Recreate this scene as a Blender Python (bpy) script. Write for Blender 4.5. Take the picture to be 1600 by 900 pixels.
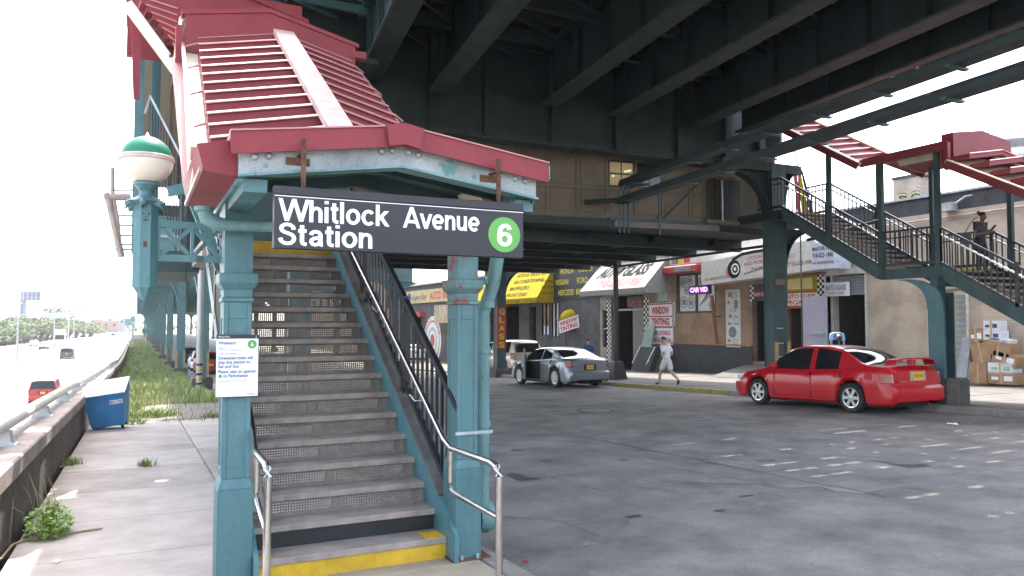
import bpy, bmesh, math, random
from mathutils import Vector as V, Matrix
R=math.radians; rnd=random.Random(7)
SC=bpy.context.scene; COL=SC.collection
for o in list(bpy.data.objects): bpy.data.objects.remove(o)
# ---------------- camera, sky, sun, exposure
EYE=V((0,0,1.87)); YAW=26.0; PIT=2.62
cd=bpy.data.cameras.new('camera'); cam=bpy.data.objects.new('camera',cd); COL.objects.link(cam)
cam.location=EYE; cam.rotation_euler=(R(90+PIT),0,R(-YAW)); cd.sensor_width=36; cd.lens=27.05; cd.clip_end=4000; cd.clip_start=.05
SC.camera=cam
SUN_EL=60; SUN_AZ=20     # the sun stands high ahead, AZ degrees to the right of the street direction
wd=bpy.data.worlds.new('World'); SC.world=wd; wd.use_nodes=True
nt=wd.node_tree; sk=nt.nodes.new('ShaderNodeTexSky'); sk.sky_type='NISHITA'; sk.sun_disc=False
sk.sun_elevation=R(SUN_EL); sk.sun_rotation=R(SUN_AZ); sk.dust_density=3.5; sk.ozone_density=0; sk.air_density=1.0; sk.altitude=0
hsv=nt.nodes.new('ShaderNodeHueSaturation'); hsv.inputs['Saturation'].default_value=.62; nt.links.new(sk.outputs[0],hsv.inputs['Color']); nt.links.new(hsv.outputs[0],nt.nodes['Background'].inputs[0]); nt.nodes['Background'].inputs[1].default_value=.15
sl=bpy.data.lights.new('sun','SUN'); sl.energy=2.0; sl.angle=R(.5); sl.color=(1,.95,.86)
so=bpy.data.objects.new('sun',sl); COL.objects.link(so)
sd=V((math.sin(R(SUN_AZ))*math.cos(R(SUN_EL)),math.cos(R(SUN_AZ))*math.cos(R(SUN_EL)),math.sin(R(SUN_EL))))
so.rotation_euler=sd.to_track_quat('Z','Y').to_euler(); so.location=(0,-5,40)
SC.view_settings.view_transform='Standard'; SC.view_settings.look='None'; SC.view_settings.exposure=2.85; SC.view_settings.gamma=1
SC.cycles.max_bounces=7; SC.cycles.diffuse_bounces=4; SC.cycles.transparent_max_bounces=16

# ---------------- materials
MATS={}
def mat(name,col,rough=.65,metal=0,var=.15,scale=5,bump=.15,rust=0,rustcol=(.13,.05,.025),coat=0,fine=60,streak=0,spec=.5,dist=.01):
    if name in MATS: return MATS[name]
    m=bpy.data.materials.new(name); m.use_nodes=True; MATS[name]=m
    n=m.node_tree.nodes; l=m.node_tree.links; b=n['Principled BSDF']
    b.inputs['Roughness'].default_value=rough; b.inputs['Metallic'].default_value=metal
    b.inputs['Coat Weight'].default_value=coat; b.inputs['Coat Roughness'].default_value=.06; b.inputs['Specular IOR Level'].default_value=spec
    g=n.new('ShaderNodeNewGeometry'); tc=n.new('ShaderNodeTexCoord')
    vec=tc.outputs['Object']
    if streak:
        mp=n.new('ShaderNodeMapping'); mp.inputs['Scale'].default_value=(1,1,1/streak); l.new(vec,mp.inputs[0]); vs=mp.outputs[0]
    else: vs=vec
    def noise(s,d=5,v=None):
        x=n.new('ShaderNodeTexNoise'); x.inputs['Scale'].default_value=s; x.inputs['Detail'].default_value=d; x.inputs['Roughness'].default_value=.65
        l.new(v or vs,x.inputs['Vector']); return x.outputs[0]
    def ramp(f,a,c,ca,cc):
        x=n.new('ShaderNodeValToRGB'); x.color_ramp.elements[0].position=a; x.color_ramp.elements[1].position=c
        x.color_ramp.elements[0].color=(*ca,1); x.color_ramp.elements[1].color=(*cc,1); l.new(f,x.inputs[0]); return x.outputs[0]
    lo=[max(0,c*(1-1.6*var)) for c in col]; hi=[min(1,c*(1+1.2*var)) for c in col]
    c1=ramp(noise(scale),.3,.7,lo,hi)
    f=noise(fine,3,vec); c2=ramp(f,.3,.72,(1-var,)*3,(1,1,1))
    mx=n.new('ShaderNodeMix'); mx.data_type='RGBA'; mx.blend_type='MULTIPLY'; mx.inputs[0].default_value=1
    l.new(c1,mx.inputs[6]); l.new(c2,mx.inputs[7]); out=mx.outputs[2]
    if rust:
        rm=ramp(noise(scale*.8+2,8),.72-rust*.3,.78-rust*.3,(0,0,0),(1,1,1))
        m2=n.new('ShaderNodeMix'); m2.data_type='RGBA'; l.new(rm,m2.inputs[0]); l.new(out,m2.inputs[6]); m2.inputs[7].default_value=(*rustcol,1); out=m2.outputs[2]
        mr=n.new('ShaderNodeMapRange'); mr.inputs[3].default_value=rough; mr.inputs[4].default_value=.9; l.new(rm,mr.inputs[0]); l.new(mr.outputs[0],b.inputs['Roughness'])
    l.new(out,b.inputs['Base Color'])
    if bump:
        bp=n.new('ShaderNodeBump'); bp.inputs['Strength'].default_value=bump; bp.inputs['Distance'].default_value=dist
        l.new(f,bp.inputs['Height']); l.new(bp.outputs[0],b.inputs['Normal'])
    return m
def brickmat(name,c1,c2,mortar,sx=.22,sy=.075,rough=.85,stain=.3,axis='YZ'):
    m=bpy.data.materials.new(name); m.use_nodes=True; MATS[name]=m
    n=m.node_tree.nodes; l=m.node_tree.links; b=n['Principled BSDF']; b.inputs['Roughness'].default_value=rough
    g=n.new('ShaderNodeNewGeometry'); s=n.new('ShaderNodeSeparateXYZ'); l.new(g.outputs['Position'],s.inputs[0])
    c=n.new('ShaderNodeCombineXYZ'); l.new(s.outputs[axis[0]],c.inputs[0]); l.new(s.outputs[axis[1]],c.inputs[1])
    t=n.new('ShaderNodeTexBrick'); t.inputs['Color1'].default_value=(*c1,1); t.inputs['Color2'].default_value=(*c2,1); t.inputs['Mortar'].default_value=(*mortar,1)
    t.inputs['Scale'].default_value=1; t.inputs['Brick Width'].default_value=sx; t.inputs['Row Height'].default_value=sy; t.inputs['Mortar Size'].default_value=.009
    l.new(c.outputs[0],t.inputs[0])
    x=n.new('ShaderNodeTexNoise'); x.inputs['Scale'].default_value=1.3; x.inputs['Detail'].default_value=7; l.new(g.outputs['Position'],x.inputs[0])
    r=n.new('ShaderNodeValToRGB'); r.color_ramp.elements[0].position=.32; r.color_ramp.elements[1].position=.62
    r.color_ramp.elements[0].color=(1-stain,)*3+(1,); l.new(x.outputs[0],r.inputs[0])
    mx=n.new('ShaderNodeMix'); mx.data_type='RGBA'; mx.blend_type='MULTIPLY'; mx.inputs[0].default_value=1
    l.new(t.outputs[0],mx.inputs[6]); l.new(r.outputs[0],mx.inputs[7]); l.new(mx.outputs[2],b.inputs['Base Color'])
    bp=n.new('ShaderNodeBump'); bp.inputs['Strength'].default_value=.6; bp.inputs['Distance'].default_value=.012; bp.invert=True
    l.new(t.outputs['Fac'],bp.inputs['Height']); l.new(bp.outputs[0],b.inputs['Normal'])
    return m
def emit(name,col,st):
    m=bpy.data.materials.new(name); m.use_nodes=True; MATS[name]=m
    b=m.node_tree.nodes['Principled BSDF']; b.inputs['Base Color'].default_value=(*col,1); b.inputs['Emission Color'].default_value=(*col,1); b.inputs['Emission Strength'].default_value=st
    return m
def glassmat(name,col=(.02,.025,.03),rough=.05,trans=0):
    m=bpy.data.materials.new(name); m.use_nodes=True; MATS[name]=m
    b=m.node_tree.nodes['Principled BSDF']; b.inputs['Base Color'].default_value=(*col,1); b.inputs['Roughness'].default_value=rough
    b.inputs['Transmission Weight'].default_value=trans; b.inputs['IOR'].default_value=1.45
    return m
TEAL=mat('teal_paint',(.085,.21,.235),.45,var=.14,scale=3,bump=.15,rust=.2,streak=3,fine=45)
TEALC=mat('teal_column_paint',(.075,.178,.195),.5,var=.16,scale=3,bump=.22,rust=.25,rustcol=(.05,.09,.09),streak=5,fine=26)
TEALW=mat('worn_teal_paint',(.14,.27,.27),.5,var=.2,scale=4,rust=.42,bump=.3,streak=2)
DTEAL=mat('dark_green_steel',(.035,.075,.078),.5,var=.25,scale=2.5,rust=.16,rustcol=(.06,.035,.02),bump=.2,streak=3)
BEAM=mat('dark_girder_steel',(.013,.026,.027),.55,var=.3,scale=2,rust=.2,rustcol=(.045,.028,.018),bump=.2,streak=3)  # near-black tone for the steel under the deck
FLG=mat('rusty_flange_steel',(.034,.047,.046),.7,var=.35,scale=2.2,rust=.36,rustcol=(.085,.05,.03),bump=.25)
TIE=mat('creosote_timber',(.03,.026,.022),.9,var=.3,scale=4)
RED=mat('maroon_roof_paint',(.215,.030,.038),.5,spec=.3,var=.1,scale=2,bump=.04,fine=25)
LIP=mat('sunlit_maroon_lip',(.42,.19,.18),.35,var=.1,bump=.03)  # maroon lightened so the colour carries sun glare on lips and trims
PLATE=mat('weathered_sunlit_metal',(.62,.45,.40),.5,var=.15,scale=4,bump=.1)  # weathered metal, its warm pale tone also stands for sunlight
CREAM=mat('cream_gutter_paint',(.62,.55,.42),.5,var=.15,scale=3,rust=.12,rustcol=(.35,.2,.1))
GABLE=mat('flaking_gable_paint',(.30,.33,.34),.55,var=.25,scale=3,rust=.38,rustcol=(.10,.21,.21),bump=.15)
PRIM=mat('teal_over_red_primer',(.11,.23,.24),.55,var=.2,scale=5,rust=.62,rustcol=(.24,.085,.07),bump=.3)
GALV=mat('galvanised_plate',(.42,.46,.48),.5,metal=.2,var=.25,scale=4,rust=.2,rustcol=(.14,.32,.33),bump=.12)
RUST=mat('rusty_iron',(.14,.06,.035),.85,var=.4,scale=12,bump=.5)
STEEL=mat('stainless_steel',(.62,.62,.6),.24,metal=1,var=.1,scale=8,bump=.03)
BLACK=mat('black_paint',(.018,.02,.024),.4,var=.2,bump=.08)
DRAIL=mat('black_railing_paint',(.022,.026,.034),.35,var=.2,bump=.06)
SIGNB=mat('black_sign_enamel',(.024,.023,.03),.34,spec=.35,var=.1,scale=2,bump=.02)
WHITE=mat('white_paint',(.78,.78,.76),.5,var=.06,bump=.04)
LETT=mat('white_lettering',(.8,.8,.8),.45,var=.03,bump=0)
GREEN=mat('sign_green',(.10,.33,.06),.4,var=.04,bump=0)
TREAD=mat('worn_tread_concrete',(.34,.288,.255),.75,var=.22,scale=4,bump=.3,fine=90)
RISER=mat('grimy_riser_metal',(.25,.21,.18),.7,var=.25,scale=6,bump=.15)
YEL=mat('yellow_safety_paint',(.62,.38,.02),.5,var=.15,scale=5,rust=.12,rustcol=(.25,.2,.15),bump=.15)
CONC=mat('pale_concrete',(.40,.355,.325),.88,var=.13,scale=1.7,bump=.35,fine=70)
CONC2=mat('stained_concrete',(.36,.315,.285),.88,var=.2,scale=1.2,bump=.35,fine=70,rust=.1,rustcol=(.30,.2,.12))
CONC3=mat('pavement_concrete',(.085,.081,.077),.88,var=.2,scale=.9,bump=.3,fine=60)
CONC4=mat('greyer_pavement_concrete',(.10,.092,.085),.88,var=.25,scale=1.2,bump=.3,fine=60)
TANC=mat('tan_concrete',(.40,.33,.24),.9,var=.15,scale=2,bump=.3)  # tan slabs at the foot of the stairs
OLDC=mat('old_pinkish_concrete',(.15,.125,.115),.9,var=.25,scale=2,bump=.4)
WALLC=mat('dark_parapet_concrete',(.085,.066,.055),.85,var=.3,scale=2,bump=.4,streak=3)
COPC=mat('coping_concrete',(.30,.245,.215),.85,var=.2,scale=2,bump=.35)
ASPH=mat('asphalt',(.205,.19,.173),.85,var=.30,scale=1.1,bump=.9,fine=42,rust=.24,rustcol=(.235,.22,.205))
PATCH=mat('asphalt_patch',(.085,.08,.078),.85,var=.25,scale=1,bump=.5,fine=120)
HWY=mat('highway_concrete',(.27,.265,.26),.85,var=.1,scale=.2,bump=.1)
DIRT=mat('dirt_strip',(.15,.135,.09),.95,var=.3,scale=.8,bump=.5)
TERR=mat('terrain_earth',(.12,.11,.08),.95,var=.3,scale=.2,bump=.3)
GRASS=mat('grass_blades',(.25,.31,.11),.75,var=.3,scale=.7,bump=0)
LEAF=mat('weed_leaves',(.26,.44,.06),.6,var=.3,scale=6,bump=0)
DRYW=mat('dry_straw',(.36,.30,.17),.8,var=.2,scale=6,bump=0)
TREE=mat('tree_leaves',(.12,.16,.06),.75,var=.35,scale=.4,bump=0)
BARK=mat('bark',(.10,.075,.05),.9)
BEIGE=mat('beige_panel',(.16,.125,.08),.6,var=.12,scale=2,bump=.08,rust=.05)
BEIGE2=mat('beige_batten',(.15,.115,.07),.6,var=.12,scale=2,bump=.08)
GLASS=glassmat('dark_window_glass'); CARG=glassmat('car_glass',(.012,.014,.016),.04)
GLOBE=mat('frosted_white_globe',(.58,.53,.45),.28,var=.05,bump=0); GLOBG=mat('green_globe_glass',(.02,.17,.10),.5,var=.08,bump=0,spec=.2); BAND=mat('pinkish_globe_band',(.50,.40,.36),.45,bump=.05)
RUB=mat('tyre_rubber',(.02,.02,.021),.8,var=.2,bump=.2); RIM=mat('alloy_rim',(.62,.62,.62),.28,metal=.85,var=.05,bump=0)
TAIL=mat('tail_lamp_red',(.30,.004,.008),.12,var=.1,bump=0,coat=1); HEADL=glassmat('head_lamp_glass',(.7,.7,.7),.08)
PLT=mat('yellow_plate',(.75,.42,.03),.5,var=.05,bump=0); DKI=mat('dark_interior',(.015,.015,.016),.85,bump=0)
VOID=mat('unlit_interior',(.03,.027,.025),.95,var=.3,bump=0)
SKIN1=mat('tan_skin',(.45,.26,.18),.55,var=.08,bump=0); SKIN2=mat('brown_skin',(.22,.115,.07),.55,var=.08,bump=0); HAIR=mat('dark_hair',(.018,.014,.012),.6,var=.2)
CARD=mat('brown_cardboard',(.36,.22,.12),.8,var=.15,scale=3,bump=.08); CARDW=mat('white_cardboard',(.66,.68,.70),.7,var=.08,scale=3)
PIPE=mat('weathered_pipe_rail',(.58,.57,.52),.45,metal=.15,var=.12,scale=4,rust=.1,rustcol=(.3,.2,.12))
YAWN=mat('yellow_awning_cloth',(.36,.265,.012),.95,spec=.1,var=.1,bump=.05); WAWN=mat('white_awning_cloth',(.60,.59,.56),.6,var=.12,bump=.05)
INK=mat('black_lettering',(.03,.03,.035),.9,bump=0,spec=.08); REDL=mat('red_lettering',(.55,.03,.03),.55,bump=0); YELL=mat('yellow_lettering',(.6,.5,.06),.9,bump=0,spec=.08); NAVY=mat('navy_lettering',(.06,.08,.22),.9,bump=0,spec=.08)
REDP=mat('red_sign_paint',(.38,.035,.03),.5,var=.1,bump=.03)
PAPER=mat('white_paper',(.74,.76,.82),.6,var=.03,bump=0); POSTER=mat('pale_poster',(.6,.6,.58),.5,var=.05,bump=0); INKG=mat('grey_print',(.22,.22,.23),.6,var=.2,bump=0)

# ---------------- builders
def wl(o):
    v=V((0,0,0))
    while o: v=v+o.location; o=o.parent
    return v
class MB:
    def __init__(s): s.v=[]; s.f=[]
    def add(s,vs,fs):
        b=len(s.v); s.v+=[V(p) for p in vs]; s.f+=[[i+b for i in f] for f in fs]; return s
    def box(s,x0,x1,y0,y1,z0,z1):
        return s.hexa([(x0,y0,z0),(x1,y0,z0),(x1,y1,z0),(x0,y1,z0),(x0,y0,z1),(x1,y0,z1),(x1,y1,z1),(x0,y1,z1)])
    def hexa(s,p): return s.add(p,[(3,2,1,0),(4,5,6,7),(0,1,5,4),(1,2,6,5),(2,3,7,6),(3,0,4,7)])
    def slab(s,x0,x1,y0,y1,h0,h1,g=None):    # a box whose top and bottom follow the ground
        g=g or gz
        return s.hexa([(x0,y0,g(y0)+h0),(x1,y0,g(y0)+h0),(x1,y1,g(y1)+h0),(x0,y1,g(y1)+h0),(x0,y0,g(y0)+h1),(x1,y0,g(y0)+h1),(x1,y1,g(y1)+h1),(x0,y1,g(y1)+h1)])
    def bar(s,p,q,w,h,up=(0,0,1),off=(0,0)):
        p=V(p);q=V(q);d=(q-p).normalized();u=V(up);
        if abs(d.dot(u))>.99: u=V((0,1,0))
        r=d.cross(u).normalized();u=r.cross(d).normalized(); o=r*off[0]+u*off[1]
        c=[o+r*a*w/2+u*b*h/2 for a,b in((-1,-1),(1,-1),(1,1),(-1,1))]
        return s.add([p+k for k in c]+[q+k for k in c],[(0,3,2,1),(4,5,6,7),(0,1,5,4),(1,2,6,5),(2,3,7,6),(3,0,4,7)][:])
    def tube(s,pts,r,n=10,cap=True):
        pts=[V(p) for p in pts]; rs=r if isinstance(r,(list,tuple)) else [r]*len(pts); b=len(s.v); ref=V((0,0,1))
        for i,p in enumerate(pts):
            d=(pts[min(i+1,len(pts)-1)]-pts[max(i-1,0)]).normalized()
            u=ref if abs(d.dot(ref))<.95 else V((0,1,0)); a=d.cross(u).normalized(); c=a.cross(d)
            s.v+=[p+(a*math.cos(2*math.pi*k/n)+c*math.sin(2*math.pi*k/n))*rs[i] for k in range(n)]
        for i in range(len(pts)-1):
            for k in range(n): s.f.append([b+i*n+k,b+i*n+(k+1)%n,b+(i+1)*n+(k+1)%n,b+(i+1)*n+k])
        if cap: s.f.append([b+k for k in range(n)][::-1]); s.f.append([b+(len(pts)-1)*n+k for k in range(n)])
        return s
    def lathe(s,prof,c,n=24,axis='z',cap=True):
        b=len(s.v); c=V(c)
        for r,h in prof:
            for k in range(n):
                a=2*math.pi*k/n; p=(r*math.cos(a),r*math.sin(a),h)
                s.v.append(c+V(p if axis=='z' else (p[2],p[0],p[1]) if axis=='x' else (p[1],p[2],p[0])))
        for i in range(len(prof)-1):
            for k in range(n): s.f.append([b+i*n+k,b+i*n+(k+1)%n,b+(i+1)*n+(k+1)%n,b+(i+1)*n+k])
        if cap and prof[0][0]>1e-4: s.f.append([b+k for k in range(n)][::-1])
        if cap and prof[-1][0]>1e-4: s.f.append([b+(len(prof)-1)*n+k for k in range(n)])
        return s
    def prism(s,poly,axis,a,c):    # poly of 2d points; axis x: (y,z), y: (x,z), z: (x,y)
        f={'x':lambda p,t:(t,p[0],p[1]),'y':lambda p,t:(p[0],t,p[1]),'z':lambda p,t:(p[0],p[1],t)}[axis]; n=len(poly)
        return s.add([f(p,a) for p in poly]+[f(p,c) for p in poly],[list(range(n))[::-1],list(range(n,2*n))]+[[i,(i+1)%n,(i+1)%n+n,i+n] for i in range(n)])
    def strip(s,a,b2,ax,c,d):      # solid between two polylines in the plane of axis ax
        for i in range(len(a)-1): s.prism([a[i],a[i+1],b2[i+1],b2[i]],ax,c,d)
        return s
    def mesh(s,name,m,smooth=False,org=V((0,0,0)),bevel=0,recalc=True):
        me=bpy.data.meshes.new(name); me.from_pydata([p-org for p in s.v],[],s.f)
        if recalc or bevel:
            bm=bmesh.new(); bm.from_mesh(me)
            if bevel: bmesh.ops.bevel(bm,geom=[e for e in bm.edges if len(e.link_faces)==2 and e.calc_face_angle(0)>.6],offset=bevel,segments=1,affect='EDGES',clamp_overlap=True)
            bmesh.ops.recalc_face_normals(bm,faces=bm.faces); bm.to_mesh(me); bm.free()
        me.materials.append(m)
        if smooth:
            for p in me.polygons: p.use_smooth=True
            if smooth!='all': me.set_sharp_from_angle(angle=R(40))
        return me
    def build(s,name,m,parent=None,smooth=False,bevel=0,recalc=True):
        o=bpy.data.objects.new(name,s.mesh(name,m,smooth,wl(parent),bevel,recalc)); COL.objects.link(o); o.parent=parent; return o
def tag(o,label=None,cat=None,group=None,kind=None):
    for k,v in(('label',label),('category',cat),('group',group),('kind',kind)):
        if v: o[k]=v
    return o
def thing(name,label,cat,loc=(0,0,0),group=None):
    o=bpy.data.objects.new(name,None); COL.objects.link(o); o.location=V(loc); o.empty_display_size=.2; return tag(o,label,cat,group)
def struct(o): o['kind']='structure'; return o
def piece(name,me,parent,loc,rot=None):
    o=bpy.data.objects.new(name,me); COL.objects.link(o); o.parent=parent; o.location=V(loc)-wl(parent)
    if rot: o.rotation_euler=rot
    return o
def copy_tree(o,parent=None):
    c=o.copy(); COL.objects.link(c); c.parent=parent
    for ch in list(o.children): copy_tree(ch,c)
    return c
B=lambda *a:MB().box(*a)
def txt(s,h,org,r,u,m,parent,width=None,bold=0,align='LEFT',name='lettering',ext=.003,shear=0,sp=1):
    cu=bpy.data.curves.new('t','FONT'); cu.body=s; cu.size=1; cu.offset=bold; cu.extrude=0; cu.shear=shear; cu.resolution_u=3; cu.space_character=sp
    o=bpy.data.objects.new('t',cu); COL.objects.link(o); dg=bpy.context.evaluated_depsgraph_get(); me=bpy.data.meshes.new_from_object(o.evaluated_get(dg)); bpy.data.objects.remove(o)
    r=V(r);u=V(u);nn=r.cross(u); org=V(org)
    if not me.vertices: return
    x0=min(v.co.x for v in me.vertices); x1=max(v.co.x for v in me.vertices); kx=h
    if width: kx=width/(x1-x0)
    sh={'LEFT':-x0,'CENTER':-(x0+x1)/2,'RIGHT':-x1}[align]
    w=wl(parent); 
    for v in me.vertices: v.co=org+r*((v.co.x+sh)*kx)+u*(v.co.y*h)+nn*ext-w
    me.materials.clear(); me.materials.append(m); ob=bpy.data.objects.new(name,me); COL.objects.link(ob); ob.parent=parent; return ob
RX=((1,0,0),(0,0,1)); FX=((0,-1,0),(0,0,1))   # right/up vectors of signs facing -Y and of signs facing -X
def disc(c,r,u,rad,m,parent,name,ext=.004,n=40):
    c=V(c);r=V(r);u=V(u);nn=r.cross(u); mb=MB(); a=[c+(r*math.cos(2*math.pi*k/n)+u*math.sin(2*math.pi*k/n))*rad for k in range(n)]
    mb.add(a+[p+nn*ext for p in a],[list(range(n,2*n))]+[[k,(k+1)%n,(k+1)%n+n,k+n] for k in range(n)]); return mb.build(name,m,parent)
def gz(y):
    if y<50: return -.03*(y-6)
    t=min(y,90)-50; return -1.32-.03*t+.03*t*t/80
def ray(px,py):
    a=R(YAW);p=R(PIT); f=V((math.sin(a)*math.cos(p),math.cos(a)*math.cos(p),math.sin(p))); r=V((math.cos(a),-math.sin(a),0)); u=r.cross(f)
    return f+r*((px-800)/1202)-u*((py-450)/1202)
def at(px,py,Y=None,X=None,Z=None):
    d=ray(px,py); t=Y/d.y if Y is not None else X/d.x if X is not None else (Z-1.87)/d.z
    return EYE+d*t
def curve(p,q,b,n=8):   # quarter bend from p to q bulging through control b
    p,q,b=V(p),V(q),V(b); return [p*(1-t)**2+b*2*t*(1-t)+q*t*t for t in[i/n for i in range(n+1)]]
YS=[-14,-8,-4,0,3,6,9,12,16,20,25,30,36,42,50,55,60,65,70,75,80,85,90,130,200,330,420]
def sheet(name,m,x0,x1,h0,h1,ys=YS,parent=None,thick=.3):
    mb=MB(); 
    for y in ys: mb.v+=[V((x0,y,gz(y)+h0)),V((x1,y,gz(y)+h1)),V((x1,y,gz(y)+h1-thick)),V((x0,y,gz(y)+h0-thick))]
    n=len(ys)
    for i in range(n-1):
        for a,b in((0,1),(1,2),(2,3),(3,0)): mb.f.append([i*4+a,i*4+b,i*4+4+b,i*4+4+a])
    mb.f+= [[0,1,2,3],[n*4-4,n*4-3,n*4-2,n*4-1]]
    return mb.build(name,m,parent)
# ================= SETTING
struct(MB().add([(-900,-300,-3.75),(900,-300,-3.75),(900,1500,-3.75),(-900,1500,-3.75)],[(0,1,2,3)]).build('ground',TERR))
struct(sheet('embankment',TERR,-1.3,120,-.5,-.5,thick=3.2))
struct(sheet('street',ASPH,2.66,16.7,-.12,0))
walk=struct(sheet('sidewalk',DIRT,-.92,2.5,-.13,-.13,thick=.3))
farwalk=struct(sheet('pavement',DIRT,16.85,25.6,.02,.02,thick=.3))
# near sidewalk slabs with open joints
cross=[-4,-2.4,-.8,.8,2.4,4.0,5.6,7.2,8.75,10.5,12.3,14.2,16.1,18.0,19.9,21.8,23.7,25.6]
for i in range(len(cross)-1):
    y0,y1=cross[i],cross[i+1]
    for x0,x1 in((-.90,.955),(.965,2.47)):
        if y0>19 and x0<0: x0=.15
        h=rnd.uniform(-.006,.006); MB().slab(x0,x1-.006,y0+.007,y1-.007,-.12,h).build('slab',(TANC if x0>.9 and y0<6 else rnd.choice([CONC,CONC,CONC2])) if y0<19 else OLDC,walk,bevel=.006)
# kerbs
def kerb(name,x0,x1,ha,hb,ys,yellow=()):
    for i in range(len(ys)-1):
        y=(ys[i]+ys[i+1])/2; p=any(a<=y<=b for a,b in yellow)
        m=YELK if p else KERB
        MB().slab(x0,x1,ys[i]+.006,ys[i+1]-.006,ha,hb).build('kerbstone',m,name,bevel=.012)
KERB=mat('kerb_stone',(.28,.25,.22),.85,var=.2,scale=3,bump=.4); YELK=mat('yellow_kerb_paint',(.32,.26,.08),.7,var=.3,scale=4,rust=.25,rustcol=(.2,.18,.15),bump=.3)
kerb(walk,2.49,2.66,-.3,.004,[-4+i*1.9 for i in range(24)])
kerb(farwalk,16.7,16.86,-.2,.15,[2+i*2.1 for i in range(26)],((18,25),))
fy=[3+i*2.05 for i in range(25)]
for i in range(len(fy)-1):
    for x0,x1 in((16.88,19.0),(19.02,22.1),(22.12,25.2)):
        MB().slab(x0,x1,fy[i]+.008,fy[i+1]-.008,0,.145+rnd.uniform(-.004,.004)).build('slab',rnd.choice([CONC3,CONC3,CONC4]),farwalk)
# driveway ramp in front of the garage
MB().add([at(1060,582,X=24)]*0+[(25.2,21.5,gz(21.5)+.62),(25.2,27.2,gz(27.2)+.62),(22.6,26.6,gz(26.6)+.155),(22.6,21.9,gz(21.9)+.155),(25.2,21.5,gz(21.5)),(25.2,27.2,gz(27.2))],[(0,1,2,3),(0,3,4),(1,5,2)]).build('ramp',CONC3,farwalk)
# asphalt patches, stains, manhole
def blob(name,m,cx,cy,rx,ry,h,n=26,seed=1,z=None):
    q=random.Random(seed); mb=MB(); pts=[]
    for k in range(n):
        a=2*math.pi*k/n; s=1+q.uniform(-.22,.22); x=cx+rx*s*math.cos(a); y=cy+ry*s*math.sin(a); pts.append((x,y,road(x,y)+h))
    mb.add(pts+[(cx,cy,road(cx,cy)+h)],[(k,(k+1)%n,n) for k in range(n)]); return mb
def road(x,y): return gz(y)-.12*(16.7-x)/14.04
st=bpy.data.objects['street']
OIL=mat('oil_stain',(.06,.058,.056),.6,var=.4,scale=3,bump=.2); GUMM=mat('pale_worn_asphalt',(.205,.19,.18),.85,var=.3,scale=1,bump=.4)
for i in range(30):
    q=random.Random(i); x=4+q.random()**1.2*9; y=5.5+q.random()*9
    blob('x',OIL,x,y,.05+.16*q.random()**2,.05+.14*q.random()**2,.004,14,i).build('oil_stain',OIL,st)
for i,(x,y,a,b) in enumerate([(6,12,1.6,4.5),(10.5,9.5,1.1,3.4),(5.0,20,1.3,5),(12,20,1,4),(8.5,7.2,1.4,1.2),(4.2,8.2,.7,1.8)]): blob('x',GUMM,x,y,a,b,.003,30,90+i).build('worn_patch',GUMM,st)
for x,y0,y1,w in((7.6,6,30,.022),(11.2,5,34,.02)): 
    q=random.Random(int(x*10)); mb=MB(); yy=[y0+i*.5 for i in range(int((y1-y0)/.5))]; xs=[x+q.uniform(-.05,.05) for _ in yy]
    mb.add([(xs[i]+s,y,road(xs[i],y)+.006) for i,y in enumerate(yy) for s in(-w/2,w/2)],[(2*i,2*i+1,2*i+3,2*i+2) for i in range(len(yy)-1)]).build('tar_seam',PATCH,st)
for i in range(6):
    q=random.Random(300+i); x=q.uniform(3.2,12); y=q.uniform(5.5,20); a=q.uniform(-.5,.5)+(1.57 if q.random()<.4 else 0); pts=[]
    for k in range(9): pts.append((x,y)); a+=q.uniform(-.5,.5); x=min(16,max(3,x+.28*math.sin(a))); y+=.28*math.cos(a)
    MB().add([(px_+s_,py_+s_*.6,road(px_,py_)+.005) for px_,py_ in pts for s_ in(-.0045,.0045)],[(2*k,2*k+1,2*k+3,2*k+2) for k in range(8)]).build('crack',PATCH,st)
c=at(930,646,Z=-.45); mh=thing('manhole_cover','round iron manhole cover set in the asphalt street','manhole',(c.x,c.y,road(c.x,c.y)))
z=road(c.x,c.y); MB().lathe([(.46,0),(.46,.012),(.40,.012),(.40,.006)],(c.x,c.y,z),28).build('rim',RUST,mh)
mb=MB().lathe([(.39,.0),(.39,.011)],(c.x,c.y,z),28)
for i in range(-3,4): mb.box(c.x-.3,c.x+.3,c.y+i*.09-.02,c.y+i*.09+.02,z+.008,z+.017)
mb.build('cover',mat('cast_iron',(.16,.15,.15),.5,metal=.5,var=.2),mh)
# ---- parapet wall toward the highway
pw=thing('parapet_wall','long dark stained concrete parapet wall with pale coping beside the sidewalk','wall',(-1.15,6,0))
py=[-4,-.7,2.6,5.9,9.2,12.5,15.8,19.1,22.4,25.7,29,33,37,41,45,50,55,60,65,70,75,80,90,110,130]
for i in range(len(py)-1):
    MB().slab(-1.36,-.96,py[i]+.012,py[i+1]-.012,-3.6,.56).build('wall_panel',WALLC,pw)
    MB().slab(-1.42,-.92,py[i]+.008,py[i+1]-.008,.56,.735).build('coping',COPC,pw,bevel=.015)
gr=thing('guard_rail','pale steel tube guard rail on brackets along the parapet coping','railing',(-1.2,6,0))
MB().tube([(-1.2,y,gz(y)+.935+(0 if y<60 else -.1)) for y in [-4,0,4,8,12,16,20,25,30,36,42,50,55,60,65,70,75,80,85,90,110,130]],.072,14).build('rail',PIPE,gr,True)
BRK=mat('cast_aluminium',(.50,.52,.53),.45,metal=.4,var=.12,rust=.04)
mb=MB(); mb.box(-.14,.14,-.15,.15,0,.03); mb.prism([(-.115,.03),(.115,.03),(.06,.17),(-.06,.17)],'x',-.018,.018); 
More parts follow.
